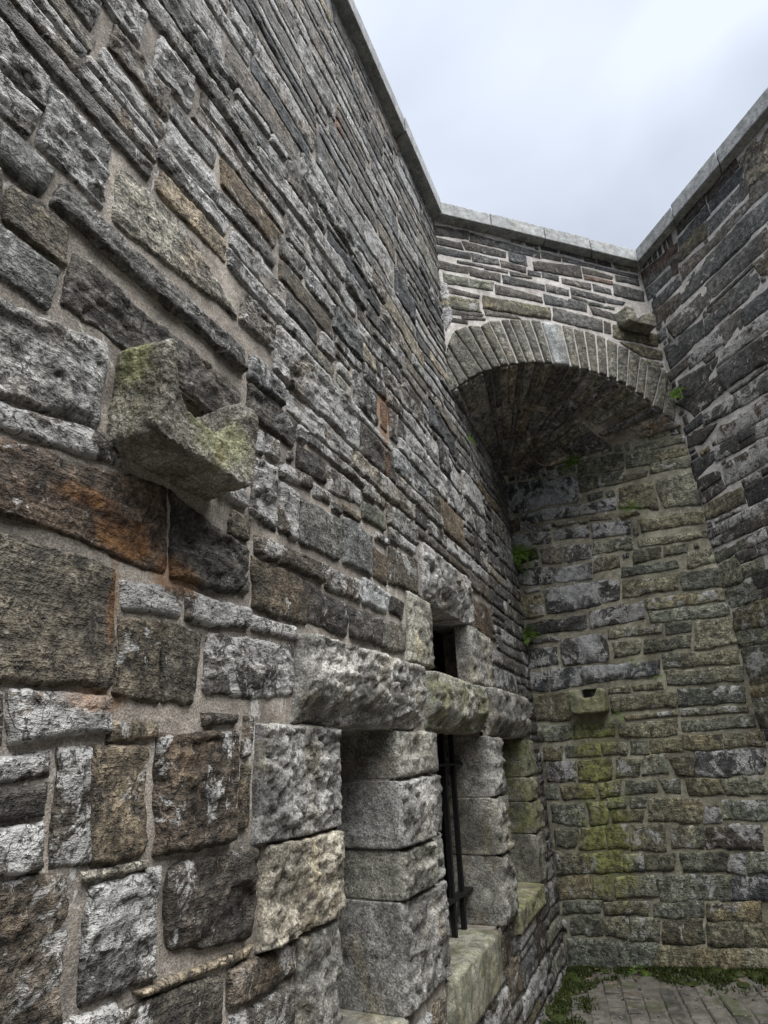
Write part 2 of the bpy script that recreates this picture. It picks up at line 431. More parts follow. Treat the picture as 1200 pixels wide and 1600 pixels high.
# ------------------------------------------------------------------ materials
def new_mat(name):
    m = bpy.data.materials.new(name); m.use_nodes = True
    t = m.node_tree; t.nodes.clear()
    out = t.nodes.new('ShaderNodeOutputMaterial'); b = t.nodes.new('ShaderNodeBsdfPrincipled')
    t.links.new(b.outputs[0], out.inputs[0])
    b.inputs['Roughness'].default_value = 0.9
    if 'Specular IOR Level' in b.inputs: b.inputs['Specular IOR Level'].default_value = 0.3
    return m, t, b
class NB:
    """small node helper"""
    def __init__(s, t):
        s.t = t; s.pos = t.nodes.new('ShaderNodeNewGeometry').outputs['Position']
    def n(s, k): return s.t.nodes.new(k)
    def link(s, a, b): s.t.links.new(a, b)
    def mapv(s, scale=(1, 1, 1), loc=(0, 0, 0), rot=(0, 0, 0)):
        m = s.n('ShaderNodeMapping'); m.inputs['Scale'].default_value = scale
        m.inputs['Location'].default_value = loc; m.inputs['Rotation'].default_value = rot
        s.link(s.pos, m.inputs[0]); return m.outputs[0]
    def noise(s, scale, detail=6, rough=0.55, vec=None, dist=0.0, w=None):
        k = s.n('ShaderNodeTexNoise'); k.inputs['Scale'].default_value = scale
        k.inputs['Detail'].default_value = detail; k.inputs['Roughness'].default_value = rough
        k.inputs['Distortion'].default_value = dist
        s.link(vec if vec is not None else s.pos, k.inputs['Vector'])
        return k.outputs['Fac']
    def voro(s, scale, vec=None, feature='F1', rnd=1.0):
        k = s.n('ShaderNodeTexVoronoi'); k.inputs['Scale'].default_value = scale; k.feature = feature
        k.inputs['Randomness'].default_value = rnd
        s.link(vec if vec is not None else s.pos, k.inputs['Vector']); return k
    def rng(s, v, a, b, c=0.0, d=1.0, smooth=True):
        k = s.n('ShaderNodeMapRange'); k.interpolation_type = 'SMOOTHSTEP' if smooth else 'LINEAR'
        k.inputs['From Min'].default_value = a; k.inputs['From Max'].default_value = b
        k.inputs['To Min'].default_value = c; k.inputs['To Max'].default_value = d
        s.link(v, k.inputs[0]); return k.outputs[0]
    def math(s, op, a, b=None, clamp=False):
        k = s.n('ShaderNodeMath'); k.operation = op; k.use_clamp = clamp
        for i, v in enumerate((a, b)):
            if v is None: continue
            if isinstance(v, (int, float)): k.inputs[i].default_value = v
            else: s.link(v, k.inputs[i])
        return k.outputs[0]
    def mix(s, f, a, b, mode='MIX'):
        k = s.n('ShaderNodeMixRGB'); k.blend_type = mode
        for i, v in enumerate((f, a, b)):
            if isinstance(v, (int, float)): k.inputs[i].default_value = v
            elif isinstance(v, tuple): k.inputs[i].default_value = (*v, 1) if len(v) == 3 else v
            else: s.link(v, k.inputs[i])
        return k.outputs[0]
    def gray(s, v):
        k = s.n('ShaderNodeCombineColor')
        for i in range(3): s.link(v, k.inputs[i])
        return k.outputs[0]
    def blob(s, c, r, noise_v=None, amt=0.6):
        """stain mask: 1 inside an ellipsoid round c, ragged edge"""
        a = s.n('ShaderNodeVectorMath'); a.operation = 'SUBTRACT'; s.link(s.pos, a.inputs[0]); a.inputs[1].default_value = tuple(c)
        d = s.n('ShaderNodeVectorMath'); d.operation = 'DIVIDE'; s.link(a.outputs[0], d.inputs[0]); d.inputs[1].default_value = tuple(r)
        l = s.n('ShaderNodeVectorMath'); l.operation = 'LENGTH'; s.link(d.outputs[0], l.inputs[0])
        v = l.outputs['Value']
        if noise_v is not None:
            v = s.math('ADD', v, s.math('MULTIPLY', s.math('SUBTRACT', noise_v, 0.5), amt * 2))
        return s.rng(v, 0.45, 1.1, 1.0, 0.0)
    def bump(s, h, strength, dist, normal=None):
        k = s.n('ShaderNodeBump'); k.inputs['Strength'].default_value = strength; k.inputs['Distance'].default_value = dist
        s.link(h, k.inputs['Height'])
        if normal is not None: s.link(normal, k.inputs['Normal'])
        return k.outputs[0]

RUST = [(FL.p(-3.24, 3.34), (.10, .10, .18)), (FL.p(-3.225, 3.08), (.035, .035, .42)), (FL.p(-4.83, 2.11), (.12, .12, .06)),
        (FL.p(-4.66, 2.06), (.10, .10, .06)), (FL.p(-4.845, 1.95), (.022, .022, .16)), (FL.p(-4.86, 1.73), (.12, .12, .03)),
        (FL.p(-3.75, 5.07), (.08, .08, .09)), (FL.p(-4.97, 2.17), (.10, .10, .03))]
ALGAE = [(FB.p(.52, 1.72), (.24, .24, .24)), (FB.p(.50, 1.30), (.22, .22, .40)), (FB.p(.48, .85), (.27, .27, .42))]

def make_rubble(name='rubble_stone', rust=False, algae=False):
    m, t, b = new_mat(name); B = NB(t)
    oi = B.n('ShaderNodeObjectInfo')
    tint, wash = oi.outputs['Color'], oi.outputs['Alpha']
    offs = B.n('ShaderNodeVectorMath'); offs.operation = 'ADD'
    rv = B.n('ShaderNodeVectorMath'); rv.operation = 'SCALE'; rv.inputs[0].default_value = (7.1, 3.3, 5.7); B.link(oi.outputs['Random'], rv.inputs['Scale'])
    B.link(B.pos, offs.inputs[0]); B.link(rv.outputs[0], offs.inputs[1]); pv = offs.outputs[0]
    big = B.noise(5.5, 3, .6, pv); mid = B.noise(22, 5, .68, pv); fine = B.noise(95, 3, .7, pv)
    lay = B.n('ShaderNodeMapping'); lay.inputs['Scale'].default_value = (9, 9, 55); B.link(pv, lay.inputs[0])
    lam = B.noise(1.0, 4, .62, lay.outputs[0], .6)
    v = B.math('MULTIPLY', B.rng(big, .28, .72, .62, 1.42), B.rng(mid, .28, .72, .42, 1.68))
    v = B.math('MULTIPLY', v, B.rng(fine, .28, .72, .48, 1.58))
    v = B.math('MULTIPLY', v, B.rng(lam, .25, .75, .75, 1.25))
    col = B.mix(1.0, tint, B.gray(v), 'MULTIPLY')
    # warm / cool drift
    hue = B.noise(3.1, 2, .5, pv)
    col = B.mix(B.rng(hue, .52, .75, 0, .38), col, B.mix(1.0, col, (1.28, 1.0, .72), 'MULTIPLY'))
    # dark weathering crust
    crust = B.rng(B.noise(11, 5, .72, pv, .8), .54, .60)
    col = B.mix(B.math('MULTIPLY', crust, .62), col, (.028, .027, .027))
    # limewash remains: ragged pale patches, density from the stone
    wn = B.noise(6.5, 6, .72, pv, .5)
    thr = B.math('SUBTRACT', .70, B.math('MULTIPLY', wash, .36))
    wm = B.rng(B.math('SUBTRACT', wn, thr), -.01, .035)
    wm = B.math('MULTIPLY', wm, B.rng(fine, .30, .46, .35, 1.0))
    wcol = B.mix(B.rng(mid, .3, .7), (.25, .25, .245), (.52, .52, .51))
    col = B.mix(B.math('MULTIPLY', wm, .88), col, wcol)
    # chalky lime runs that cross the joints, and black pits
    zone = B.rng(B.noise(1.6, 3, .5), .40, .62)
    ch = B.noise(1.0, 5, .74, B.mapv((17, 17, 9)), .7)
    cm = B.rng(B.math('SUBTRACT', ch, B.math('SUBTRACT', .70, B.math('MULTIPLY', B.math('MULTIPLY', zone, wash), .26))), .0, .03)
    col = B.mix(B.math('MULTIPLY', cm, .85), col, B.mix(B.rng(fine, .35, .6), (.22, .22, .215), (.56, .56, .55)))
    pit = B.rng(B.noise(48, 3, .7, pv, .5), .585, .63)
    col = B.mix(B.math('MULTIPLY', pit, .72), col, (.018, .018, .018))
    wv = B.n('ShaderNodeVectorMath'); wv.operation = 'ADD'
    cn = B.n('ShaderNodeTexNoise'); cn.inputs['Scale'].default_value = 9; cn.inputs['Detail'].default_value = 2; B.link(pv, cn.inputs['Vector'])
    sc_ = B.n('ShaderNodeVectorMath'); sc_.operation = 'SCALE'; sc_.inputs['Scale'].default_value = .16; B.link(cn.outputs['Color'], sc_.inputs[0])
    B.link(pv, wv.inputs[0]); B.link(sc_.outputs[0], wv.inputs[1])
    ck = B.voro(6.0, wv.outputs[0], 'DISTANCE_TO_EDGE').outputs['Distance']
    crk = B.math('MULTIPLY', B.rng(ck, .004, .018, 1, 0), B.rng(big, .45, .6))
    col = B.mix(B.math('MULTIPLY', crk, .8), col, (.02, .019, .018))
    damp = B.rng(B.noise(1.0, 4, .6, B.mapv((2.6, 2.6, 1.5), (4, 2, 7))), .52, .64, 0, .5)
    col = B.mix(damp, col, B.mix(1.0, col, (.45, .43, .40), 'MULTIPLY'))
    # small lichen flecks
    lf = B.rng(B.noise(38, 4, .6, pv), .66, .70)
    col = B.mix(B.math('MULTIPLY', lf, .5), col, (.36, .37, .34))
    # rust streaks
    rn = B.noise(13, 5, .65) if rust else None
    rm = None
    for c, r in (RUST if rust else ()):
        q = B.blob(c, r, rn, .55); rm = q if rm is None else B.math('MAXIMUM', rm, q)
    if rust: rcol = B.mix(B.rng(mid, .35, .65), (.075, .032, .016), (.27, .125, .035))
    if rust: col = B.mix(B.math('MULTIPLY', rm, .58), col, rcol)
    if algae:
        for c, r in ((FB.p(.55, 3.05), (.24, .24, .22)), (FB.p(.42, 3.95), (.28, .28, .16)), (FB.p(.60, 2.50), (.14, .14, .20)), (FB.p(.75, 2.25), (.30, .30, .06))):
            lq = B.math('MULTIPLY', B.blob(c, r, ch, 1.1), B.rng(fine, .3, .5, .5, 1))
            col = B.mix(B.math('MULTIPLY', lq, .75), col, B.mix(B.rng(mid, .35, .65), (.26, .265, .27), (.50, .505, .51)))
    # green algae below the small spout
    am = None
    an = B.noise(8, 5, .65) if algae else None
    for c, r in (ALGAE if algae else ()):
        q = B.blob(c, r, an, .85); am = q if am is None else B.math('MAXIMUM', am, q)
    if algae: acol = B.mix(B.rng(mid, .35, .65), (.12, .13, .035), (.36, .375, .12))
    if algae: col = B.mix(B.math('MULTIPLY', B.math('MULTIPLY', am, B.rng(B.noise(19, 4, .7), .36, .58, .25, 1)), .8), col, acol)
    B.link(col, b.inputs['Base Color'])
    B.link(B.rng(big, .3, .7, .70, .95), b.inputs['Roughness'])
    h = B.math('ADD', B.math('MULTIPLY', mid, 1.2), B.math('MULTIPLY', fine, .55))
    h = B.math('ADD', h, B.math('MULTIPLY', lam, .55))
    h = B.math('SUBTRACT', h, B.math('MULTIPLY', pit, .45))
    nrm = B.bump(h, 1.0, .020)
    B.link(nrm, b.inputs['Normal'])
    return m

def make_granite(name, speck=1.0, green=0.0, rough_bump=1.0, spots=(), soft=False):
    m, t, b = new_mat(name); B = NB(t)
    oi = B.n('ShaderNodeObjectInfo'); tint, wash = oi.outputs['Color'], oi.outputs['Alpha']
    g1 = B.voro(150).outputs['Color']
    sep = B.n('ShaderNodeSeparateColor'); B.link(g1, sep.inputs[0])
    g2 = B.noise(210, 3, .6); big = B.noise(4.5, 3, .6); mid = B.noise(19, 5, .68); wn = B.noise(9, 6, .7, None, .5)
    v = B.math('MULTIPLY', B.rng(sep.outputs[0], 0, 1, 1 - .45 * speck, 1 + .5 * speck, False), B.rng(g2, .3, .7, .7, 1.3))
    v = B.math('MULTIPLY', v, B.rng(big, .3, .7, .85 if soft else .52, 1.12 if soft else 1.4)); v = B.math('MULTIPLY', v, B.rng(mid, .28, .72, .62, 1.35))
    col = B.mix(1.0, tint, B.gray(v), 'MULTIPLY')
    st = B.rng(B.noise(1.0, 5, .66, B.mapv((7, 7, 3.2), (2, 5, 1))), .50, .66, 0, .15 if soft else .55)
    col = B.mix(st, col, B.mix(1.0, col, (.78, .66, .44), 'MULTIPLY'))
    dk = B.rng(B.noise(26, 5, .7, None, .6), .54, .62)
    thr = B.math('MULTIPLY', wash, B.rng(B.noise(3.2, 4, .5), .38, .6))
    col = B.mix(B.math('MULTIPLY', dk, B.math('MULTIPLY', thr, .9)), col, (.035, .035, .034))
    pl = B.rng(wn, .62, .68)
    col = B.mix(B.math('MULTIPLY', pl, .12 if soft else .45), col, (.44, .445, .43))
    if green > 0:
        gm = B.rng(B.noise(7, 8, .62), .42, .6, 0, green)
        col = B.mix(gm, col, B.mix(B.rng(mid, .35, .65), (.10, .11, .035), (.24, .25, .10)))
    for c, r in spots:
        gq = B.blob(c, r, B.noise(16, 7, .65), .6)
        col = B.mix(B.math('MULTIPLY', gq, .40), col, B.mix(B.rng(mid, .35, .65), (.12, .13, .03), (.27, .285, .085)))
    B.link(col, b.inputs['Base Color']); b.inputs['Roughness'].default_value = .88
    h = B.math('ADD', B.math('MULTIPLY', mid, 1.0), B.math('MULTIPLY', sep.outputs[1], .16))
    h = B.math('ADD', h, B.math('MULTIPLY', B.noise(60, 3, .65), .45))
    B.link(B.bump(h, .8 * rough_bump, .012), b.inputs['Normal'])
    return m

def make_mortar(name, c1, c2, dirt=.5, rust=False, algae=False):
    m, t, b = new_mat(name); B = NB(t)
    big = B.noise(3.0, 3, .6); mid = B.noise(24, 5, .68); fine = B.noise(190, 2, .7)
    col = B.mix(B.rng(mid, .3, .7), c1, c2)
    col = B.mix(1.0, col, B.gray(B.math('MULTIPLY', B.rng(fine, .3, .7, .6, 1.4), B.rng(big, .3, .7, 1 - dirt, 1.15))), 'MULTIPLY')
    col = B.mix(B.rng(B.noise(7, 5, .7, None, .6), .52, .66, 0, dirt), col, (.09, .083, .072))
    ch = B.noise(1.0, 5, .74, B.mapv((17, 17, 9)), .7)
    zone = B.rng(B.noise(1.6, 3, .5), .40, .62)
    cm = B.rng(B.math('SUBTRACT', ch, B.math('SUBTRACT', .70, B.math('MULTIPLY', zone, .15))), .0, .04)
    col = B.mix(B.math('MULTIPLY', cm, .7), col, (.50, .50, .485))
    damp = B.rng(B.noise(1.0, 4, .6, B.mapv((2.6, 2.6, 1.5), (4, 2, 7))), .52, .64, 0, .55)
    col = B.mix(damp, col, B.mix(1.0, col, (.45, .42, .38), 'MULTIPLY'))
    for on, spots, ns, mxf, c3 in ((algae, ALGAE, 8, .5, (.12, .13, .045)), (rust, RUST, 13, .6, (.24, .12, .045))):
        if not on: continue
        sn = B.noise(ns, 5, .65); sm = None
        for c, r in spots:
            q = B.blob(c, r, sn, .7); sm = q if sm is None else B.math('MAXIMUM', sm, q)
        col = B.mix(B.math('MULTIPLY', sm, mxf), col, c3)
    B.link(col, b.inputs['Base Color']); b.inputs['Roughness'].default_value = .95
    B.link(B.bump(B.math('ADD', mid, B.math('MULTIPLY', fine, .3)), .7, .012), b.inputs['Normal'])
    return m

def make_plain(name, col, rough, var=.25, scale=20, bump=.3, dist=.005, metal=0.0):
    m, t, b = new_mat(name); B = NB(t)
    n1 = B.noise(scale, 7, .62); n2 = B.noise(scale * 5, 4, .6)
    c = B.mix(1.0, col, B.gray(B.math('MULTIPLY', B.rng(n1, .3, .7, 1 - var, 1 + var), B.rng(n2, .3, .7, 1 - var * .6, 1 + var * .6))), 'MULTIPLY')
    B.link(c, b.inputs['Base Color']); b.inputs['Roughness'].default_value = rough; b.inputs['Metallic'].default_value = metal
    B.link(B.bump(n2, bump, dist), b.inputs['Normal'])
    return m

def make_leaf(name, c1, c2):
    m, t, b = new_mat(name); B = NB(t)
    oi = B.n('ShaderNodeObjectInfo')
    n1 = B.noise(45, 3, .6)
    B.link(B.mix(B.rng(n1, .3, .7), c1, c2), b.inputs['Base Color']); b.inputs['Roughness'].default_value = .6
    tr = B.n('ShaderNodeBsdfTranslucent'); B.link(B.mix(B.rng(n1, .3, .7), c1, c2), tr.inputs[0])
    mx = B.n('ShaderNodeMixShader'); mx.inputs[0].default_value = .3
    out = [n for n in t.nodes if n.type == 'OUTPUT_MATERIAL'][0]
    B.link(b.outputs[0], mx.inputs[1]); B.link(tr.outputs[0], mx.inputs[2]); B.link(mx.outputs[0], out.inputs[0])
    return m

def make_ground():
    m, t, b = new_mat('mud_ground'); B = NB(t)
    big = B.noise(2.2, 6, .6); mid = B.noise(14, 8, .65); fine = B.noise(120, 4, .65)
    col = B.mix(B.rng(mid, .3, .7), (.065, .06, .05), (.14, .13, .112))
    col = B.mix(B.rng(fine, .64, .74, 0, .5), col, (.22, .21, .185))
    col = B.mix(B.rng(big, .52, .68, 0, .55), col, (.055, .05, .04))
    B.link(col, b.inputs['Base Color']); B.link(B.rng(big, .3, .7, .55, .9), b.inputs['Roughness'])
    B.link(B.bump(B.math('ADD', mid, B.math('MULTIPLY', fine, .4)), .7, .012), b.inputs['Normal'])
    return m
def make_paver():
    m, t, b = new_mat('paving_brick'); B = NB(t)
    oi = B.n('ShaderNodeObjectInfo')
    mid = B.noise(18, 8, .65); fine = B.noise(130, 4, .65); big = B.noise(3.5, 6, .62)
    col = B.mix(1.0, oi.outputs['Color'], B.gray(B.math('MULTIPLY', B.rng(mid, .3, .7, .65, 1.35), B.rng(fine, .3, .7, .75, 1.25))), 'MULTIPLY')
    col = B.mix(B.rng(big, .40, .56, 0, .85), col, B.mix(B.rng(mid, .3, .7), (.08, .074, .063), (.165, .154, .136)))
    gm = B.rng(B.noise(4.2, 5, .65, B.mapv((1, 1, 1), (3, 1, 0))), .52, .62, 0, .6)
    col = B.mix(gm, col, (.045, .055, .018))
    B.link(col, b.inputs['Base Color']); b.inputs['Roughness'].default_value = .8
    B.link(B.bump(B.math('ADD', mid, B.math('MULTIPLY', fine, .4)), .6, .006), b.inputs['Normal'])
    return m

MAT = {
    'rubble': make_rubble(), 'rubble_L': make_rubble('rubble_stone_rusty', rust=True), 'rubble_B': make_rubble('rubble_stone_algae', algae=True),
    'granite': make_granite('granite', 1.0),
    'granite_moss': make_granite('granite_mossy', .9, .55, 1.3),
    'granite_spout': make_granite('granite_spout', .9, .10, 2.2, [(FL.p(-4.69, 2.42, .15), (.15, .15, .10)), (FL.p(-4.92, 2.56, .06), (.07, .07, .12))]),
    'dressed': make_granite('granite_dressed', .75, .12, .45),
    'coping': make_granite('granite_coping', .5, 0, .25, soft=True),
    'mortar_L': make_mortar('mortar_sandy', (.25, .225, .195), (.37, .335, .295), .5, rust=True),
    'mortar_A': make_mortar('mortar_pale', (.40, .375, .35), (.56, .53, .50), .15),
    'mortar_B': make_mortar('mortar_olive', (.21, .20, .15), (.32, .305, .235), .4, algae=True),
    'mortar_R': make_mortar('mortar_pale_right', (.38, .365, .345), (.55, .53, .51), .2),
    'rear': make_plain('rear_masonry', (.15, .145, .13), .95, .4, 6, .5, .02),
    'core': make_plain('dark_rubble_core', (.05, .048, .045), .95),
    'inner_stone': make_plain('interior_dark_stone', (.09, .085, .08), .95),  # even dark grey for the inner faces of the room
    'iron': make_plain('black_iron', (.012, .012, .013), .55, .4, 60, .4, .002, .3),
    'fern': make_leaf('fern_leaf', (.09, .19, .022), (.20, .34, .045)),
    'moss': make_leaf('moss_green', (.018, .030, .007), (.06, .076, .017)),
    'ground': make_ground(), 'paver': make_paver(),
    'litter': make_plain('dead_leaf', (.15, .10, .055), .8, .5, 30),
    'pebble': make_plain('grit', (.15, .145, .13), .9, .5, 40),
}

# ------------------------------------------------------------------ object helpers
def link_mesh(name, verts, faces, mat, parent=None, smooth=True, color=None):
    me = bpy.data.meshes.new(name)
    verts = np.asarray(verts, float).reshape(-1, 3)
    if isinstance(faces, np.ndarray) and faces.ndim == 2:
        k = faces.shape[1]; nf = len(faces)
        me.vertices.add(len(verts)); me.vertices.foreach_set('co', verts.ravel())
        me.loops.add(nf * k); me.loops.foreach_set('vertex_index', faces.ravel().astype(np.int32))
        me.polygons.add(nf); me.polygons.foreach_set('loop_start', (np.arange(nf) * k).astype(np.int32))
        me.update(calc_edges=True); me.validate()
    else:
        me.from_pydata([tuple(v) for v in verts], [], [tuple(f) for f in faces]); me.update()
    if smooth: me.polygons.foreach_set('use_smooth', np.ones(len(me.polygons), bool))
    me.materials.append(mat)
    o = bpy.data.objects.new(name, me); COL.objects.link(o)
    if parent is not None: o.parent = parent
    if color is not None: o.color = color
    return o
def root(name, label, cat, loc=(0, 0, 0), group=None):
    o = bpy.data.objects.new(name, None); COL.objects.link(o)
    o.empty_display_size = .2
    o['label'] = label; o['category'] = cat
    if group: o['group'] = group
    return o
def boxf(frame, u0, u1, z0, z1, h0, h1):
    c = [frame.p(u, z, h) for h in (h0, h1) for z in (z0, z1) for u in (u0, u1)]
    f = [(0, 2, 3, 1), (4, 5, 7, 6), (0, 1, 5, 4), (2, 6, 7, 3), (0, 4, 6, 2), (1, 3, 7, 5)]
    return c, f
def merge(parts):
    V, F = [], []
    for v, f in parts:
        k = len(V); V += list(v); F += [tuple(i + k for i in q) for q in f]
    return V, F

# ------------------------------------------------------------------ stones
#        albedo                 wash        rock amp  facet  anis(u,z)     protrusion   smooth edge  jitter
KIND = {
 's': dict(c=(.110, .107, .100), w=(.05, .30), amp=.008, fac=.015, an=(5, 12), pr=(.002, .014), e=.010),
 'u': dict(c=(.140, .134, .122), w=(.25, .85), amp=.011, fac=.028, an=(4, 12), pr=(.004, .045), e=.014),
 'l': dict(c=(.165, .158, .144), w=(.15, .75), amp=.007, fac=.010, an=(5, 12), pr=(.002, .014), e=.010),
 'w': dict(c=(.085, .077, .067), w=(.45, .75), amp=.011, fac=.024, an=(7, 10), pr=(.008, .035), e=.018),
 'x': dict(c=(.060, .052, .044), w=(.30, .42), amp=.010, fac=.024, an=(7, 8), pr=(.01, .03), e=.018),
 'k': dict(c=(.062, .060, .057), w=(.12, .34), amp=.010, fac=.026, an=(6, 9), pr=(.008, .03), e=.016),
 'b': dict(c=(.102, .085, .062), w=(.15, .38), amp=.005, fac=.008, an=(4, 5), pr=(.008, .022), e=.016),
 'h': dict(c=(.190, .183, .170), w=(.15, .35), amp=.016, fac=.018, an=(5, 6), pr=(.02, .035), e=.03),
 'r': dict(c=(.088, .068, .052), w=(.12, .3), amp=.008, fac=.014, an=(4, 8), pr=(.01, .025), e=.018),
 'n': dict(c=(.240, .100, .042), w=(.00, .15), amp=.006, fac=.014, an=(6, 8), pr=(.01, .02), e=.012),
 'q': dict(c=(.50, .49, .475), w=(.0, .1), amp=.004, fac=.004, an=(4, 5), pr=(.001, .006), e=.012),
 'p': dict(c=(.170, .128, .108), w=(.00, .10), amp=.005, fac=.008, an=(4, 8), pr=(.006, .02), e=.012),
 'o': dict(c=(.150, .148, .108), w=(.18, .42), amp=.008, fac=.018, an=(5, 12), pr=(.004, .028), e=.014),
 'e': dict(c=(.165, .162, .120), w=(.00, .12), amp=.003, fac=.003, an=(3, 4), pr=(.008, .016), e=.010),
 'v': dict(c=(.070, .069, .066), w=(.45, .72), amp=.009, fac=.018, an=(6, 10), pr=(.006, .028), e=.014),
 't': dict(c=(.225, .205, .165), w=(.05, .25), amp=.007, fac=.012, an=(5, 9), pr=(.008, .02), e=.014),
 'f': dict(c=(.130, .124, .110), w=(.02, .14), amp=.003, fac=.004, an=(3, 4), pr=(.008, .018), e=.010),
 'g': dict(c=(.330, .322, .300), w=(.2, .6), amp=.014, fac=.024, an=(8, 9), pr=(.02, .03), e=.022),
 'V': dict(c=(.200, .196, .170), w=(.00, .12), amp=.005, fac=.006, an=(6, 4), pr=(.006, .014), e=.009),
 'S': dict(c=(.060, .057, .050), w=(.10, .40), amp=.010, fac=.016, an=(8, 5), pr=(.004, .03), e=.012),
}
def tint_of(kind, rnd, sat=1.0):
    k = KIND[kind]; f = rnd.uniform(.72, 1.3); d = rnd.uniform(-.09, .09)
    return (k['c'][0] * f * (1 + d), k['c'][1] * f, k['c'][2] * f * (1 - d * 1.2), rnd.uniform(*k['w']))

def stone_grid(quad, kind, seed, mapf, spacing, gap=0.0, warp=1.0, depth=.03, skirt=None, prot=None, fac_mul=1.0, rnd_r=None, edge=None, under=0.0, relief=1.0, wave=False):
    """quad TL,TR,BR,BL in wall metres -> verts, quad faces of one rough stone"""
    k = dict(KIND[kind]); rs = random.Random(seed)
    if edge: k['e'] = edge
    q = np.array(quad, float)
    tl, tr, br, bl = q
    w = (np.linalg.norm(tr - tl) + np.linalg.norm(br - bl)) / 2; h = (np.linalg.norm(tl - bl) + np.linalg.norm(tr - br)) / 2
    w = max(w, .02); h = max(h, .015)
    def axis(L):
        e = min(k['e'] * .6, L * .2); n = max(2, int(round((L - 2 * e) / spacing)))
        return np.concatenate([[0, e * .35], np.linspace(e, L - e, n + 1), [L - e * .35, L]]) / L
    a = axis(w); b_ = axis(h)
    aa, bb = np.meshgrid(a, b_)                        # rows = b (0 bottom .. 1 top)
    x = (aa - .5) * w; y = (bb - .5) * h
    hw, hh = w / 2 - gap, h / 2 - gap
    x *= hw / (w / 2); y *= hh / (h / 2)
    r = min(hw, hh) * (rs.uniform(.05, .26) * (1 if min(w, h) > .1 else .6) if rnd_r is None else rnd_r)
    dx = np.abs(x) - (hw - r); dy = np.abs(y) - (hh - r)
    inn = (dx > 0) & (dy > 0)
    mx = np.maximum(dx, dy); hy = np.hypot(np.maximum(dx, 1e-9), np.maximum(dy, 1e-9))
    sc = np.where(inn, mx / hy, 1.0)
    xr = np.where(inn, np.sign(x) * ((hw - r) + dx * sc), x); yr = np.where(inn, np.sign(y) * ((hh - r) + dy * sc), y)
    d = np.where(inn, r - mx, np.minimum(hw - np.abs(x), hh - np.abs(y)))
    A = xr / w + .5; Bv = yr / h + .5
    P = ((1 - A) * (1 - Bv))[..., None] * bl + (A * (1 - Bv))[..., None] * br + (A * Bv)[..., None] * tr + ((1 - A) * Bv)[..., None] * tl
    u, z = P[..., 0], P[..., 1]
    so = seed * 1.37
    wu = .012 * perlin(u * 5, z * 5, 1.5) + .007 * perlin(u * 14, z * 14, so) + .005 * perlin(u * 42, z * 42, so)
    wz = .012 * perlin(u * 5, z * 5, 8.5) + .007 * perlin(u * 14, z * 14, so + 9) + .005 * perlin(u * 42, z * 42, so + 9)
    lim = warp * min(1.0, min(w, h) / .12)
    u2 = u + wu * lim; z2 = z + wz * lim
    if wave: z2 = z2 + sstep(2.85, 3.7, z) * (1 - sstep(5.7, 6.1, z)) * (.06 * perlin(u * .9, z * 1.4, 4.1) + .03 * perlin(u * 2.3, z * 2.0, 9.1))
    e = min(k['e'] * .6, min(hw, hh) * .5)
    prof = sstep(0, e, d)
    pr = max(.005, rs.uniform(*k['pr']) * .5) if prot is None else prot
    rel = .62 * relief if skirt is None else .8
    if prot is None: pr *= relief
    fa = facets(u * k['an'][0] + so, z * k['an'][1] + so * .7, seed % 251)
    fb = facets(u * k['an'][0] * 2.3 + so, z * k['an'][1] * 2.3, (seed * 3) % 251)
    fc = facets(u * k['an'][0] * 5.5 + so, z * k['an'][1] * 5.0, (seed * 5) % 251)
    nz = k['fac'] * rel * fac_mul * (1.1 * fa + .7 * fb + .5 * fc) + k['amp'] * .8 * fbm(u * k['an'][0] * 2.2 + so, z * k['an'][1] * 1.6, so, 4, .6)
    tilt = (rs.uniform(-.015, .015) * x + rs.uniform(-.035, .035) * y)
    size = min(1.0, min(w, h) / .16)
    inner = sstep(0, e * 2.2, d)
    lift = (pr + .005 * (1 - np.exp(-d / .03))) * prof
    H = -depth + (depth + 0) * sstep(0, e * .5, d) + lift + (nz * size + tilt) * (.25 * prof + .75 * inner)
    H = np.maximum(H, -depth)
    if skirt is not None:
        H = np.where(d <= 1e-6, np.maximum(H, 0.0), H); H = np.maximum(H, -.004) + (d <= 1e-6) * 0
        H = lift + (nz * size) * (.15 * prof + .85 * inner)
        if under: H = H - (pr + .01) * under * (1 - sstep(.0, .13, (y + hh) + .03 * perlin(u * 7, so, 1.0)))
        H = np.maximum(H, -.006)
    nr, nc = u2.shape
    V = mapf(u2, z2, H).reshape(-1, 3)
    idx = np.arange(nr * nc).reshape(nr, nc)
    F = np.stack([idx[:-1, :-1], idx[:-1, 1:], idx[1:, 1:], idx[1:, :-1]], -1).reshape(-1, 4)
    if skirt is not None:
        ring = np.concatenate([idx[0, :-1], idx[:-1, -1], idx[-1, :0:-1], idx[:0:-1, 0]])
        ru, rz, rh = u2.ravel()[ring], z2.ravel()[ring], H.ravel()[ring]
        segs = max(2, int(skirt / max(spacing, .02)))
        cu, cz = u2.mean(), z2.mean()
        prev = ring; allV = [V]; allF = [F]; base = len(V)
        for i in range(1, segs + 1):
            t = i / segs; hd = rh - (skirt + rh) * t
            nn = .004 * fbm(ru * 9 + so, rz * 9 + hd * 9, so + 4, 3) * min(1, i / 2)
            nu_ = np.sign(ru - cu) * (np.abs(ru - cu) > (hw - .02)) ; nz_ = np.sign(rz - cz) * (np.abs(rz - cz) > (hh - .02))
            allV.append(mapf(ru + nn * nu_, rz + nn * nz_, hd).reshape(-1, 3))
            cur = base + np.arange(len(ring)); base += len(ring)
            allF.append(np.stack([prev, cur, np.roll(cur, -1), np.roll(prev, -1)], -1)); prev = cur
        V = np.concatenate(allV); F = np.concatenate(allF)
    return V, F

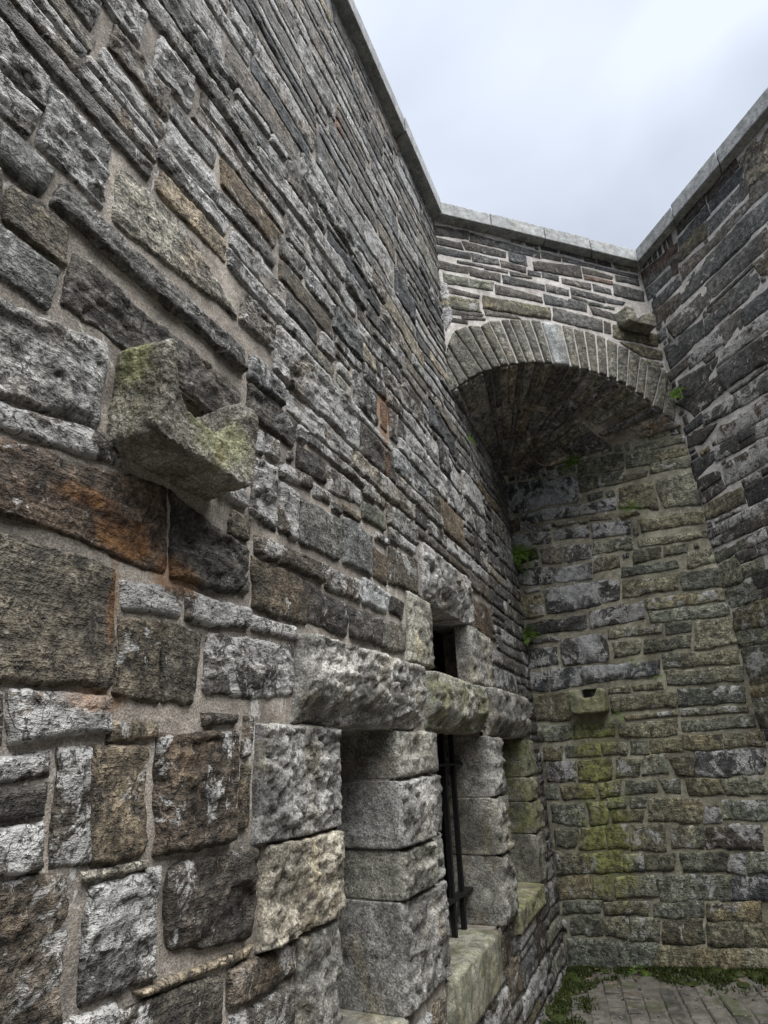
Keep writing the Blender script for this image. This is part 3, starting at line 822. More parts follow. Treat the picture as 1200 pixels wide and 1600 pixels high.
def spacing_for(p):
    x, y, w = project(p)
    dist = float(np.linalg.norm(np.asarray(p) - CAM))
    if w < .2 or x < -120 or x > 1320 or y < -120 or y > 1720: return .035, 0.0
    return min(.028, max(.0065, dist * .0042)), 1.0

def area_px(quad, frame):
    pts = [project(frame.p(u, z)) for u, z in quad]
    if min(p[2] for p in pts) < .1: return 0.0
    if all(p[0] < 0 for p in pts) or all(p[0] > 1200 for p in pts) or all(p[1] < 0 for p in pts) or all(p[1] > 1600 for p in pts): return 0.0
    a = 0
    for i in range(4):
        x0, y0, _ = pts[i]; x1, y1, _ = pts[(i + 1) % 4]; a += x0 * y1 - x1 * y0
    return abs(a) / 2

def inside(q, U, Z):
    ok = np.ones(U.shape, bool)
    for i in range(4):
        x0, y0 = q[i]; x1, y1 = q[(i + 1) % 4]
        ok &= ((x1 - x0) * (Z - y0) - (y1 - y0) * (U - x0)) <= 0
    return ok

def pack(u0, u1, z0, z1, taken, target, seed, cell=.02, course=(.12, .30), top=None, minc=2, margin=.016):
    """fill the free area of a wall with coursed rubble; taken = list of quads"""
    rs = random.Random(seed)
    nu, nz = int(round((u1 - u0) / cell)), int(round((z1 - z0) / cell))
    U = u0 + (np.arange(nu) + .5) * cell; Z = z0 + (np.arange(nz) + .5) * cell
    UU, ZZ = np.meshgrid(U, Z); occ = np.zeros((nz, nu), bool)
    for q in taken:
        qq = np.array(q); c = qq.mean(0); d = qq - c
        qq = c + d * (1 + margin / np.maximum(np.abs(d).mean(0), .02))
        occ |= inside(qq, UU, ZZ)
    if top is not None: occ |= top(UU, ZZ)
    lines = [0]; z = 0
    while z < nz:
        z += max(3, int(round(rs.uniform(*course) / cell))); lines.append(z)
    res = []
    for j in range(nz):
        i = 0
        while i < nu:
            if occ[j, i]: i += 1; continue
            nxt = next(l for l in lines if l > j) if j < lines[-1] else nz
            run = i
            while run < nu and not occ[j, run]: run += 1
            L = run - i
            tw, th = target(U[i], Z[j], rs)
            wc = max(2, int(round(tw / cell))); hc = max(2, int(round(th / cell)))
            if nxt - j <= hc + 2: hc = nxt - j
            if L - wc < max(3, wc * .35): wc = L
            wc = min(wc, L)
            hh = 0
            while j + hh < nz and hh < hc and not occ[j + hh, i:i + wc].any(): hh += 1
            # narrow the stone when something hangs over part of it
            if hh < min(3, hc) and wc > 3:
                for w2 in range(wc - 1, 2, -1):
                    h2 = 0
                    while j + h2 < nz and h2 < hc and not occ[j + h2, i:i + w2].any(): h2 += 1
                    if h2 >= 3: wc, hh = w2, h2; break
            occ[j:j + hh, i:i + wc] = True
            if wc >= minc and hh >= minc and wc * hh >= 8:
                a0, a1 = U[i] - cell / 2, U[i + wc - 1] + cell / 2; b0, b1 = Z[j] - cell / 2, Z[j + hh - 1] + cell / 2
                sk = lambda: rs.uniform(-.02, .02) * min(1, wc * cell / .2)
                res.append([(a0 + sk(), b1), (a1 + sk(), b1), (a1 + sk(), b0), (a0 + sk(), b0)])
            i += wc
    return res

def make_wall_stones(frame, parent, survey, fillers, kind_fill, seed, limit=296, name='stone', fill_gap=.005, grow=.007, warp=1.0, relief=1.0, mat_key='rubble', dim=1.0, wave=False):
    """survey: (kind, quad); fillers: quads"""
    items = [(k, q, -grow) for k, q in survey] + [(None, q, fill_gap) for q in fillers]
    items = [(area_px(q, frame), i, k, q, g) for i, (k, q, g) in enumerate(items)]
    items.sort(key=lambda t: -t[0])
    rest = []
    for rank, (ar, i, k, q, g) in enumerate(items):
        rs = random.Random(seed * 1000 + i)
        c = np.mean(np.array(q), 0)
        if k is None: k = kind_fill(c[0], c[1], rs)
        sp, vis = spacing_for(frame.p(c[0], c[1]))
        v, f = stone_grid(q, k, seed * 131 + i, frame.pts, sp, gap=g, warp=warp, relief=relief, wave=wave)
        col = tint_of(k, rs)
        mat = MAT['granite'] if k == 'g' else MAT[mat_key]
        col = (col[0] * dim, col[1] * dim, col[2] * dim, col[3])
        if rank < limit and ar > 0:
            link_mesh(name, v, f, mat, parent, color=col)
        else:
            rest.append((v, f))
    if rest:
        n = 0; V = []; F = []
        for v, f in rest: V.append(v); F.append(f + n); n += len(v)
        o = link_mesh('rubble_fill', np.concatenate(V), np.concatenate(F), MAT[mat_key], parent, color=(.10, .097, .090, .4))
        o['kind'] = 'stuff'
    return len(items)

def core_grid(frame, us, zs, skip, thick, off, mat, parent, name='mortar_core', sub=.12):
    """solid wall body from a grid of blocks, leaving out openings"""
    parts = []
    for i in range(len(us) - 1):
        for j in range(len(zs) - 1):
            um, zm = (us[i] + us[i + 1]) / 2, (zs[j] + zs[j + 1]) / 2
            if skip(um, zm): continue
            parts.append(boxf(frame, us[i], us[i + 1], zs[j], zs[j + 1], -thick, off))
    V, F = merge(parts)
    bm = bmesh.new()
    vs = [bm.verts.new(v) for v in V]
    for f in F: bm.faces.new([vs[i] for i in f])
    bmesh.ops.remove_doubles(bm, verts=bm.verts, dist=1e-5)
    # drop the internal walls between blocks (same four corners twice)
    seen = {}
    for f in bm.faces: seen.setdefault(frozenset(v.index for v in f.verts), []).append(f)
    bm.verts.index_update(); seen = {}
    for f in bm.faces: seen.setdefault(frozenset(v.index for v in f.verts), []).append(f)
    dead = [f for l in seen.values() if len(l) > 1 for f in l]
    bmesh.ops.delete(bm, geom=dead, context='FACES')
    bmesh.ops.recalc_face_normals(bm, faces=bm.faces)
    me = bpy.data.meshes.new(name); bm.to_mesh(me); bm.free()
    me.materials.append(mat)
    o = bpy.data.objects.new(name, me); COL.objects.link(o); o.parent = parent
    return o

def mortar_sheet(frame, us, zs, skip, mat, parent, cell, amp=.007, name='mortar', lift=-.004, low=0.0):
    def fine(b):
        out = [b[0]]
        for a, c in zip(b[:-1], b[1:]):
            n = max(1, int(math.ceil((c - a) / cell))); out += [a + (c - a) * i / n for i in range(1, n + 1)]
        return np.array(out)
    U, Z = fine(us), fine(zs); UU, ZZ = np.meshgrid(U, Z)
    H = lift + amp * fbm(UU * 9, ZZ * 9, 2.2, 3) - .006 * sstep(.1, .5, perlin(UU * 3, ZZ * 5, 5.0))
    H = H + low * (1 - 2.2 * sstep(2.5, 3.4, ZZ))
    idx = np.arange(UU.size).reshape(UU.shape)
    um = (UU[:-1, :-1] + UU[1:, 1:]) / 2; zm = (ZZ[:-1, :-1] + ZZ[1:, 1:]) / 2
    keep = np.array([[not skip(a, b) for a, b in zip(r, q)] for r, q in zip(um, zm)])
    F = np.stack([idx[:-1, :-1], idx[:-1, 1:], idx[1:, 1:], idx[1:, :-1]], -1)[keep]
    return link_mesh(name, frame.pts(UU, ZZ, H).reshape(-1, 3), F, mat, parent)
def mm(w):
    out = []
    for r in WALL_STONES[w]:
        c = [v / 1000 for v in r[1:]]
        out.append((r[0], [(c[0], c[1]), (c[2], c[3]), (c[4], c[5]), (c[6], c[7])]))
    return out
def rect(u0, u1, z0, z1): return [(u0, z1), (u1, z1), (u1, z0), (u0, z0)]

# ================================================================== ground
def ground_z(x, y):
    d_b = -((x - P3[0]) * FB.n[0] + (y - P3[1]) * FB.n[1])
    ub = (x - P3[0]) * FB.t[0] + (y - P3[1]) * FB.t[1]
    rise = .125 * np.clip(ub, 0, 2.2) * np.exp(-np.abs(d_b) / 1.2)
    return rise + .012 * perlin(x * 2.1, y * 2.1, .3)
gx = np.concatenate([[-60, -30, -15, -8, -4], np.arange(-2, 5.01, .07), [6, 9, 15, 30, 60]])
gy = np.concatenate([[-60, -30, -15, -8, -4, -2], np.arange(0, 7.01, .07), [9, 15, 30, 60]])
GX, GY = np.meshgrid(gx, gy)
GZ = ground_z(GX, GY) - .012 + .006 * perlin(GX * 9, GY * 9, 4.4)
gi = np.arange(GX.size).reshape(GX.shape)
gf = np.stack([gi[:-1, :-1], gi[:-1, 1:], gi[1:, 1:], gi[1:, :-1]], -1).reshape(-1, 4)
ground = link_mesh('ground', np.stack([GX, GY, GZ], -1).reshape(-1, 3), gf, MAT['ground'])
ground['kind'] = 'structure'
# worn brick paving near the back wall
rs = random.Random(5)
pv_dir = np.array([math.sin(math.radians(14)), math.cos(math.radians(14))]); pv_prp = np.array([pv_dir[1], -pv_dir[0]])
npv = 0
for i in range(-8, 22):
    for j in range(-14, 12):
        c = np.array([1.75, 4.75]) + pv_prp * (i * .118) + pv_dir * (j * .222 + (.111 if i % 2 else 0))
        if (c - P3[:2]) @ FL.n[:2] < .16: continue
        if (c - P3[:2]) @ FB.n[:2] < .22: continue
        if (c - P2[:2]) @ FR.n[:2] < .08: continue
        if c[1] < 3.3: continue
        x, y, w = project((c[0], c[1], 0))
        if x < 760 or x > 1420 or y > 1800: continue
        if rs.random() < .14: continue
        lw, ll = .051 + rs.uniform(-.004, .003), .103 + rs.uniform(-.006, .004)
        a = rs.uniform(-.03, .03); ca, sa = math.cos(a), math.sin(a)
        dd = pv_dir * ca + pv_prp * sa; pp = pv_prp * ca - pv_dir * sa
        zz = float(ground_z(c[0], c[1])) + rs.uniform(-.010, .006)
        V = []
        for (s, hz) in ((1.0, -.06), (1.0, -.008), (.88, .0)):
            e = 1 - s
            for su, sv in ((-1, -1), (1, -1), (1, 1), (-1, 1)):
                g = c + pp * su * (lw - (.008 if hz == 0 else 0)) + dd * sv * (ll - (.008 if hz == 0 else 0))
                V.append((g[0], g[1], zz + hz + rs.uniform(-.002, .002)))
        Fp = []
        for lv in (0, 4):
            for k in range(4): Fp.append((lv + k, lv + (k + 1) % 4, lv + 4 + (k + 1) % 4, lv + 4 + k))
        Fp.append((8, 9, 10, 11))
        f = rs.uniform(.7, 1.25)
        col = rs.choice([(.075, .069, .061), (.088, .075, .066), (.06, .057, .051), (.10, .094, .083)])
        link_mesh('paving_brick', V, Fp, MAT['paver'], ground, smooth=False, color=(col[0] * f, col[1] * f, col[2] * f, 1))
        npv += 1

# ================================================================== left wall
OPEN = dict(op1=(-3.785, -3.265, .690, 1.715), op2=(-2.74, -1.80, .670, 1.725), op3=(-1.48, -.72, .70, 1.70), slot=(-2.69, -1.93, 2.015, 2.405))
left = root('stone_wall', 'tall rough rubble wall on the left with three granite framed openings and limewash patches', 'wall')
L0, L1 = -7.6, 0.02
g = .007
us = sorted({L0, L1, S_P1 + .02, *[v for o in (*OPEN.values(), (-2.84, -1.66), (-4.84, -4.575)) for v in (o[0] - g, o[1] + g)]})
zs = sorted({-.1, Z_TOP, Z_SPRING + .10, *[v for o in (*OPEN.values(), (0, 0, 2.035, 2.415), (0, 0, 2.47, 2.605)) for v in (o[2] - g, o[3] + g)]})
CORE_OPEN = dict(OPEN); CORE_OPEN['slot'] = (-2.84, -1.66, 2.035, 2.415); CORE_OPEN['drain'] = (-4.84, -4.575, 2.47, 2.605)
def skipL(u, z):
    if u > S_P1 + .02 and z > Z_SPRING + .10: return True
    return any(o[0] - g < u < o[1] + g and o[2] - g < z < o[3] + g for o in CORE_OPEN.values())
core_grid(FL, us, zs, skipL, .28, -.03, MAT['mortar_L'], left)
mortar_sheet(FL, us, zs, skipL, MAT['mortar_L'], left, .04, low=-.002)
# granite dressings: name, kind, u0,u1,z0,z1, skirt, prot, material, color, rock multiplier
DRESS = [
 ('lintel', -4.07, -3.00, 1.715, 2.005, .28, .075, 'granite', (.24, .235, .218, .35), 1.35),
 ('lintel', -2.86, -1.86, 1.725, 2.005, .28, .070, 'granite_moss', (.22, .217, .19, .3), 1.0),
 ('lintel', -1.70, -.62, 1.705, 2.02, .28, .085, 'granite', (.21, .205, .188, .4), 1.35),
 ('lintel', -2.80, -1.83, 2.420, 2.735, .28, .030, 'granite', (.23, .227, .218, .6), 1.35),
 ('jamb_stone', -4.265, -3.785, 1.385, 1.705, .28, .030, 'granite', (0.204, 0.201, 0.191, 1.00), 1.1),
 ('jamb_stone', -4.215, -3.792, 1.128, 1.378, .28, .040, 'granite', (0.235, 0.216, 0.176, 0.50), 1.2),
 ('jamb_stone', -4.03, -3.785, .50, 1.118, .28, .022, 'granite', (0.184, 0.180, 0.164, 0.45), .9),
 ('jamb_stone', -3.265, -2.825, 1.520, 1.708, .28, .025, 'granite', (0.224, 0.221, 0.194, 0.45), .8),
 ('jamb_stone', -2.812, -2.73, 1.522, 1.708, .28, .012, 'granite', (0.197, 0.194, 0.181, 0.65), .9),
 ('jamb_stone', -3.270, -2.86, 1.250, 1.508, .28, .035, 'granite', (0.245, 0.241, 0.228, 0.55), 1.1),
 ('jamb_stone', -2.850, -2.755, 1.262, 1.510, .28, .030, 'granite', (0.218, 0.214, 0.201, 0.65), 1.6),
 ('jamb_stone', -3.262, -2.86, 1.065, 1.240, .28, .028, 'granite', (0.197, 0.194, 0.168, 0.65), 1.2),
 ('jamb_stone', -2.848, -2.735, 1.068, 1.250, .28, .012, 'granite', (0.204, 0.201, 0.181, 0.65), 1.2),
 ('jamb_stone', -3.265, -2.75, .690, 1.055, .28, .022, 'granite', (0.211, 0.207, 0.194, 0.80), 1.3),
 ('jamb_stone', -1.80, -1.49, 1.352, 1.700, .28, .040, 'granite', (0.245, 0.241, 0.221, 0.45), 1.4),
 ('jamb_stone', -1.80, -1.50, 1.030, 1.342, .28, .045, 'granite', (0.231, 0.224, 0.194, 0.55), 1.6),
 ('jamb_stone', -1.80, -1.49, .672, 1.020, .28, .040, 'granite', (0.211, 0.207, 0.184, 0.45), 1.2),
 ('jamb_stone', -.72, -.36, 1.425, 1.690, .28, .030, 'granite_moss', (0.177, 0.177, 0.134, 0.35), 1.0),
 ('jamb_stone', -.72, -.42, 1.250, 1.415, .28, .030, 'granite_moss', (0.184, 0.180, 0.134, 0.35), 1.0),
 ('jamb_stone', -.72, -.36, 1.030, 1.240, .28, .040, 'granite_moss', (0.177, 0.173, 0.134, 0.45), 1.2),
 ('jamb_stone', -.72, -.38, .690, 1.020, .28, .030, 'granite', (0.170, 0.167, 0.141, 0.55), 1.2),
 ('jamb_stone', -3.035, -2.70, 2.035, 2.400, .10, .018, 'granite', (0.252, 0.245, 0.208, 0.30), .8),
 ('jamb_stone', -1.93, -1.40, 2.030, 2.410, .10, .012, 'granite', (0.211, 0.207, 0.188, 0.55), .9),
 ('sill', -2.78, -1.91, .420, .668, .28, .020, 'dressed', (0.170, 0.170, 0.134, 0.25), .25),
 ('sill', -3.80, -3.24, .520, .686, .28, .012, 'dressed', (0.184, 0.180, 0.157, 0.35), .3),
 ('sill', -1.50, -.70, .560, .698, .28, .045, 'granite_moss', (0.245, 0.238, 0.174, 0.25), .9),
]
takenL = []
for i, (nm, u0, u1, z0, z1, sk, pr, mt, colr, fm) in enumerate(DRESS):
    q = rect(u0, u1, z0 - .003, z1 + .003); takenL.append(q)
    sp, _ = spacing_for(FL.p((u0 + u1) / 2, (z0 + z1) / 2))
    v, f = stone_grid(q, 'g', 7000 + i * 7, FL.pts, sp * .9, warp=.7, skirt=sk, prot=pr, fac_mul=fm, rnd_r=.04, edge=.014, under=.75 if nm == 'lintel' else 0.0)
    link_mesh(nm, v, f, MAT[mt], left, color=colr)
takenL += [rect(*o) for o in OPEN.values()]
CORB = (-4.955, -4.50, 2.30, 2.62)
survL = mm('L') + [('k', rect(-5.11, -4.45, 2.615, 2.775)), ('n', rect(-3.275, -3.20, 3.26, 3.42))]; takenL += [q for _, q in survL]; takenL.append(rect(-4.93, -4.53, 2.32, 2.60))
def targetL(u, z, rs):
    if z > 2.75: return rs.choice((rs.uniform(.15, .4), rs.uniform(.35, .8))), rs.choice((rs.uniform(.07, .13), rs.uniform(.13, .29)))
    if u > -1.5: return rs.uniform(.16, .5), rs.uniform(.08, .19)
    return rs.uniform(.15, .45), rs.uniform(.09, .26)
def topL(U, Z): return (U > S_P1 + .02) & (Z > Z_SPRING + .02)
fillL = pack(L0, 0, -.1, Z_TOP, takenL, targetL, 21, course=(.11, .26), top=topL, minc=3)
def kindL(u, z, rs):
    r = rs.random()
    if z > 3.9 + .8 * rs.random(): return 'l' if r < .72 else ('s' if r < .80 else ('t' if r < .84 else ('f' if r < .93 else 'k')))
    if z > 2.5: return 'u' if r < .55 else ('w' if r < .75 else ('k' if r < .84 else ('t' if r < .88 else ('b' if r < .94 else 'f'))))
    if u > -1.5: return 'w' if r < .4 else ('o' if r < .75 else 'u')
    return 'w' if r < .6 else ('b' if r < .75 else ('k' if r < .9 else 't'))
nL_ = make_wall_stones(FL, left, survL, fillL, kindL, 3, mat_key='rubble_L', wave=True, warp=1.25, relief=.85)
# dark room behind the openings
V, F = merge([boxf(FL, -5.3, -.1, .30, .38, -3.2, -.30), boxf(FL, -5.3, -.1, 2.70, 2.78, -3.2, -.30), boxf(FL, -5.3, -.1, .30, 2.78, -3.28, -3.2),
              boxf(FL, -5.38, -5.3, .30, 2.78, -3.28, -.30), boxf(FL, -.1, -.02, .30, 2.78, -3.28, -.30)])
rm = link_mesh('inner_room', V, F, MAT['inner_stone'], None, smooth=False); rm['kind'] = 'structure'

# ================================================================== iron grilles
def bar(frame, u0, z0, h0, u1, z1, h1, wd, dp):
    a = np.array([u0, z0, h0]); b = np.array([u1, z1, h1]); d = (b - a) / np.linalg.norm(b - a)
    s = np.array([0, 0, 1.0]) if abs(d[2]) < .9 else np.array([1.0, 0, 0])
    x = np.cross(d, s); x /= np.linalg.norm(x); y = np.cross(d, x)
    V = []
    for e in (a, b):
        for sx, sy in ((-1, -1), (1, -1), (1, 1), (-1, 1)):
            q = e + x * sx * wd / 2 + y * sy * dp / 2; V.append(frame.p(q[0], q[1], q[2]))
    return V, [(0, 1, 2, 3), (7, 6, 5, 4), (0, 4, 5, 1), (1, 5, 6, 2), (2, 6, 7, 3), (3, 7, 4, 0)]
gr = root('window_grille', 'black iron bars standing in the middle opening above the green sill', 'grille')
for u in (-2.46, -2.285, -2.11, -1.94):
    v, f = bar(FL, u, .655, -.18, u, 1.74, -.18, .028, .028); link_mesh('upright_bar', v, f, MAT['iron'], gr, smooth=False)
for z in (.850, 1.545):
    v, f = bar(FL, -2.68, z, -.18, -1.78, z, -.18, .014, .055); link_mesh('cross_bar', v, f, MAT['iron'], gr, smooth=False)
gr2 = root('window_grille', 'thin iron bars inside the small square vent hole above the lintels', 'grille')
for u in (-2.42, -2.20):
    v, f = bar(FL, u, 2.0, -.24, u, 2.42, -.24, .024, .024); link_mesh('upright_bar', v, f, MAT['iron'], gr2, smooth=False)
v, f = bar(FL, -2.65, 2.14, -.24, -2.0, 2.14, -.24, .014, .045); link_mesh('cross_bar', v, f, MAT['iron'], gr2, smooth=False)

# ================================================================== stone spouts (U-shaped brackets)
def spout(frame, prof, h0, h1, taper, mat, parent, label, color, vox=.006, amp=.006, seed=1, droop=0.0, rnd=14):
    bm = bmesh.new()
    cu = np.mean([p[0] for p in prof]); cz = np.mean([p[1] for p in prof])
    ringA = [bm.verts.new(frame.p(u, z, h0)) for u, z in prof]
    ringB = [bm.verts.new(frame.p(cu + (u - cu) * taper, cz + (z - cz) * taper + droop, h1)) for u, z in prof]
    n = len(prof)
    bm.faces.new(ringB); bm.faces.new(ringA[::-1])
    for i in range(n): bm.faces.new([ringA[i], ringA[(i + 1) % n], ringB[(i + 1) % n], ringB[i]])
    bmesh.ops.triangulate(bm, faces=bm.faces); bmesh.ops.recalc_face_normals(bm, faces=bm.faces)
    me = bpy.data.meshes.new('tmp'); bm.to_mesh(me); bm.free()
    o = bpy.data.objects.new('tmp', me); COL.objects.link(o)
    md = o.modifiers.new('r', 'REMESH'); md.mode = 'VOXEL'; md.voxel_size = vox
    ms = o.modifiers.new('s', 'SMOOTH'); ms.iterations = rnd; ms.factor = .6
    dg = bpy.context.evaluated_depsgraph_get(); ev = o.evaluated_get(dg)
    m2 = bpy.data.meshes.new_from_object(ev); bpy.data.objects.remove(o)
    nv = len(m2.vertices); co = np.empty(nv * 3); m2.vertices.foreach_get('co', co); co = co.reshape(-1, 3)
    no = np.empty(nv * 3); m2.vertices.foreach_get('normal', no); no = no.reshape(-1, 3)
    x, y, z = co.T
    f1 = fbm(x * 30 + seed, y * 30, z * 30, 3, .6); f2 = fbm(x * 75 + seed, y * 75, z * 75, 2, .6)
    dsp = amp * (1.2 * fbm(x * 7, y * 7 + seed, z * 7, 2) + .9 * f1 - .9 * np.abs(f2))
    co = co + no * dsp[:, None]
    m2.vertices.foreach_set('co', co.ravel()); m2.update()
    m2.polygons.foreach_set('use_smooth', np.ones(len(m2.polygons), bool))
    m2.materials.clear(); m2.materials.append(mat); m2.name = 'spout_stone'
    ob = bpy.data.objects.new('spout_stone', m2); COL.objects.link(ob); ob.parent = parent
    ob['label'] = label; ob.color = color
    return ob
def u_profile(u0, u1, z0, zl, zr, nl, nr, nz, rb=.035):
    """outline with rounded foot and a U-shaped channel from nl to nr cut down to nz"""
    pts = []
    for i in range(5):
        t = math.pi * 1.0 + math.pi / 2 * i / 4; pts.append((u0 + rb + rb * math.cos(t), z0 + rb + rb * math.sin(t)))
    for i in range(5):
        t = math.pi * 1.5 + math.pi / 2 * i / 4; pts.append((u1 - rb + rb * math.cos(t), z0 + rb + rb * math.sin(t)))
    pts += [(u1, zr - .02), (u1 - .02, zr), (nr + .008, zr)]
    for i in range(1, 14):
        t = math.pi * i / 14; c = math.cos(t)
        R = (zr if c > 0 else zl) - nz
        pts.append(((nl + nr) / 2 + (nr - nl) / 2 * math.copysign(abs(c) ** .8, c), nz + R * .97 * (1 - math.sin(t) ** .8)))
    pts += [(nl - .008, zl), (u0 + .02, zl), (u0, zl - .02)]
    return pts
spout(FL, u_profile(-4.935, -4.535, 2.315, 2.612, 2.585, -4.892, -4.630, 2.425), -.04, .155, .95, MAT['granite_spout'], left,
      'mossy U-shaped granite spout jutting from the wall', (.185, .178, .155, .3), .0050, .011, 3)
# ================================================================== arch wall
archw = root('arch_wall', 'short wall over a shallow stone arch bridging the far corner', 'wall')
IN = np.array(INTRADOS, float) / 1000
def intr(u): return np.interp(u, IN[:, 0], IN[:, 1])
VJ = np.array(VOUSSOIR_JOINTS, float) / 1000
def extr(u): return np.interp(u, VJ[:, 0], VJ[:, 1])
# body: slices following the intrados
parts = []; nb = 48
for i in range(nb):
    a, b = -.02 + (LEN_A + .10) * i / nb, -.02 + (LEN_A + .10) * (i + 1) / nb
    z0, z1 = intr(a) + .015, intr(b) + .015
    c = []
    for h in (-.34, -.002):
        c += [FA.p(a, z0, h), FA.p(b, z1, h), FA.p(a, Z_TOP, h), FA.p(b, Z_TOP, h)]
    f = [(4, 5, 7, 6), (1, 0, 2, 3), (0, 1, 5, 4), (2, 6, 7, 3)]
    if i == 0: f.append((0, 4, 6, 2))
    if i == nb - 1: f.append((1, 3, 7, 5))
    parts.append((c, f))
V, F = merge(parts); link_mesh('mortar_core', V, F, MAT['mortar_A'], archw, smooth=False)
# solid masonry above the vault
tri = [P1 + FA.n * -.35, P2 + FA.n * -.35, P3]
V = [(*p[:2], 5.05) for p in tri] + [(*p[:2], Z_TOP) for p in tri]
link_mesh('vault_backing', V, [(0, 2, 1), (3, 4, 5), (0, 1, 4, 3), (1, 2, 5, 4), (2, 0, 3, 5)], MAT['core'], archw, smooth=False)
survA = mm('A') + [('q', [(.012, 5.50), (.07, 5.48), (.10, 5.10), (.015, 4.95)])]; takenA = [q for _, q in survA]
vquads = []
for i in range(len(VJ) - 1):
    e0, i0 = VJ[i, :2], VJ[i, 2:]; e1, i1 = VJ[i + 1, :2], VJ[i + 1, 2:]
    m = .010
    def sh(p, q_, s): d = (q_ - p); L = np.linalg.norm(d); return p + d * min(.45, s / max(L, 1e-3))
    vquads.append([tuple(sh(e0, e1, m)), tuple(sh(e1, e0, m)), tuple(sh(i1, i0, m)), tuple(sh(i0, i1, m))])
takenA += vquads + [rect(1.86, 2.30, 5.40, 5.72)]
fillA = pack(0.02, LEN_A - .02, 4.2, Z_TOP, takenA, lambda u, z, r: (r.uniform(.15, .45), r.uniform(.07, .14)), 33, minc=3, margin=.03,
             top=lambda U, Z: Z < np.where((U > .02) & (U < LEN_A), intr(U) + .30, 9))
make_wall_stones(FA, archw, survA, fillA, lambda u, z, r: 's' if r.random() < .75 else 'o', 5, grow=.010, warp=1.3, relief=.6, dim=.9)
for i, q in enumerate(vquads):
    rs = random.Random(900 + i)
    k = 'V'
    sp, _ = spacing_for(FA.p(*np.mean(np.array(q), 0)))
    v, f = stone_grid(q, k, 900 + i * 3, FA.pts, sp * .8, warp=.5, rnd_r=.14, skirt=.06, prot=rs.uniform(.008, .02))
    fct = rs.uniform(.72, 1.05); col = (.150 * fct, .147 * fct, .122 * fct, rs.uniform(0, .1))
    mt = MAT['rubble']
    if i == 11: col, mt = (.24, .25, .25, .1), MAT['granite']
    o = link_mesh('voussoir', v, f, mt, archw, color=col)
    if i == 11: o['label'] = 'wide pale granite keystone of the arch'
# conical vault behind the arch: runs from the arch curve down to a point in the far corner
APEX = np.array([P3[0], P3[1], Z_SPRING + .005])
arc_u = IN[:, 0]; seg = np.hypot(np.diff(IN[:, 0]), np.diff(IN[:, 1])); ARC = np.concatenate([[0], np.cumsum(seg)]); ARC_L = ARC[-1]
DEPTH_V = 1.45
def vault(a, r, h):
    a = np.asarray(a, float); r = np.asarray(r, float); h = np.asarray(h, float)
    u = np.interp(a, ARC, IN[:, 0]); z = np.interp(a, ARC, IN[:, 1])
    e = .03
    u1 = np.interp(a + e, ARC, IN[:, 0]); z1 = np.interp(a + e, ARC, IN[:, 1])
    u0 = np.interp(a - e, ARC, IN[:, 0]); z0 = np.interp(a - e, ARC, IN[:, 1])
    p = FA.pts(u, z, np.zeros_like(u)); t = FA.pts(u1, z1, np.zeros_like(u)) - FA.pts(u0, z0, np.zeros_like(u))
    q = APEX + (p - APEX) * (1 - r / DEPTH_V)[..., None]
    n = np.cross(t, APEX - p); n /= np.linalg.norm(n, axis=-1, keepdims=True)
    n = np.where((n[..., 2] > 0)[..., None], -n, n)
    return q + n * h[..., None]
aa = np.linspace(0, ARC_L, 60); rr = np.linspace(.02, DEPTH_V * .97, 16)
AA, RR = np.meshgrid(aa, rr); vv = vault(AA, RR, np.full(AA.shape, -.010)).reshape(-1, 3)
vi = np.arange(AA.size).reshape(AA.shape); vf = np.stack([vi[:-1, :-1], vi[:-1, 1:], vi[1:, 1:], vi[1:, :-1]], -1).reshape(-1, 4)
link_mesh('vault_mortar', vv, vf, MAT['mortar_L'], archw)
jn = np.interp(VJ[:, 2], IN[:, 0], ARC); rs = random.Random(41); k = 0
jn[0] = 0; jn[-1] = ARC_L
def vault_stone(a0, a1, r0, r1, first):
    global k
    m = min(.02, .007 / max(.15, 1 - r0 / DEPTH_V))
    q = [(a0 + m, r1 - .008), (a1 - m, r1 - .008), (a1 - m, r0 + .004), (a0 + m, r0 + .004)]
    v, f = stone_grid(q, 'S', 1300 + k, vault, .024, warp=.5, depth=.02, rnd_r=.15, prot=rs.uniform(.0, .022) if not first else .004)
    fct = rs.uniform(.6, 1.35); c = rs.choice([(.23, .218, .185), (.17, .165, .155), (.25, .21, .16), (.24, .236, .185), (.12, .115, .108)])
    link_mesh('vault_stone', v, f, MAT['rubble'], archw, color=(c[0] * fct, c[1] * fct, c[2] * fct, rs.uniform(.05, .55)))
    k += 1
ends = []
for i in range(len(jn) - 1):
    if jn[i + 1] - jn[i] < .02: continue
    ends.append((jn[i], jn[i + 1], rs.uniform(.28, .56)))
for a0, a1, r1 in ends: vault_stone(a0, a1, .0, r1, True)
for rows in ((.60, .84), (.84, 1.08), (1.08, 1.26), (1.26, DEPTH_V * .96)):
    i = 0
    while i < len(ends):
        n = min(rs.choice((1, 2, 2, 3)) if rows[0] < 1 else rs.choice((2, 3, 4)), len(ends) - i)
        r0 = max(e_[2] for e_ in ends[i:i + n]) if rows[0] < .65 else rows[0]
        vault_stone(ends[i][0], ends[i + n - 1][1], r0 + .005, rows[1] + (0 if rows[1] > 1.2 else rs.uniform(-.0, .0)), False)
        i += n
spout(FA, u_profile(1.86, 2.22, 5.36, 5.58, 5.53, 1.965, 2.09, 5.40), -.05, .15, .90, MAT['granite_spout'], archw,
      'broken granite spout high in the corner by the coping', (.21, .205, .165, .2), .010, .014, 8, -.03, 6)

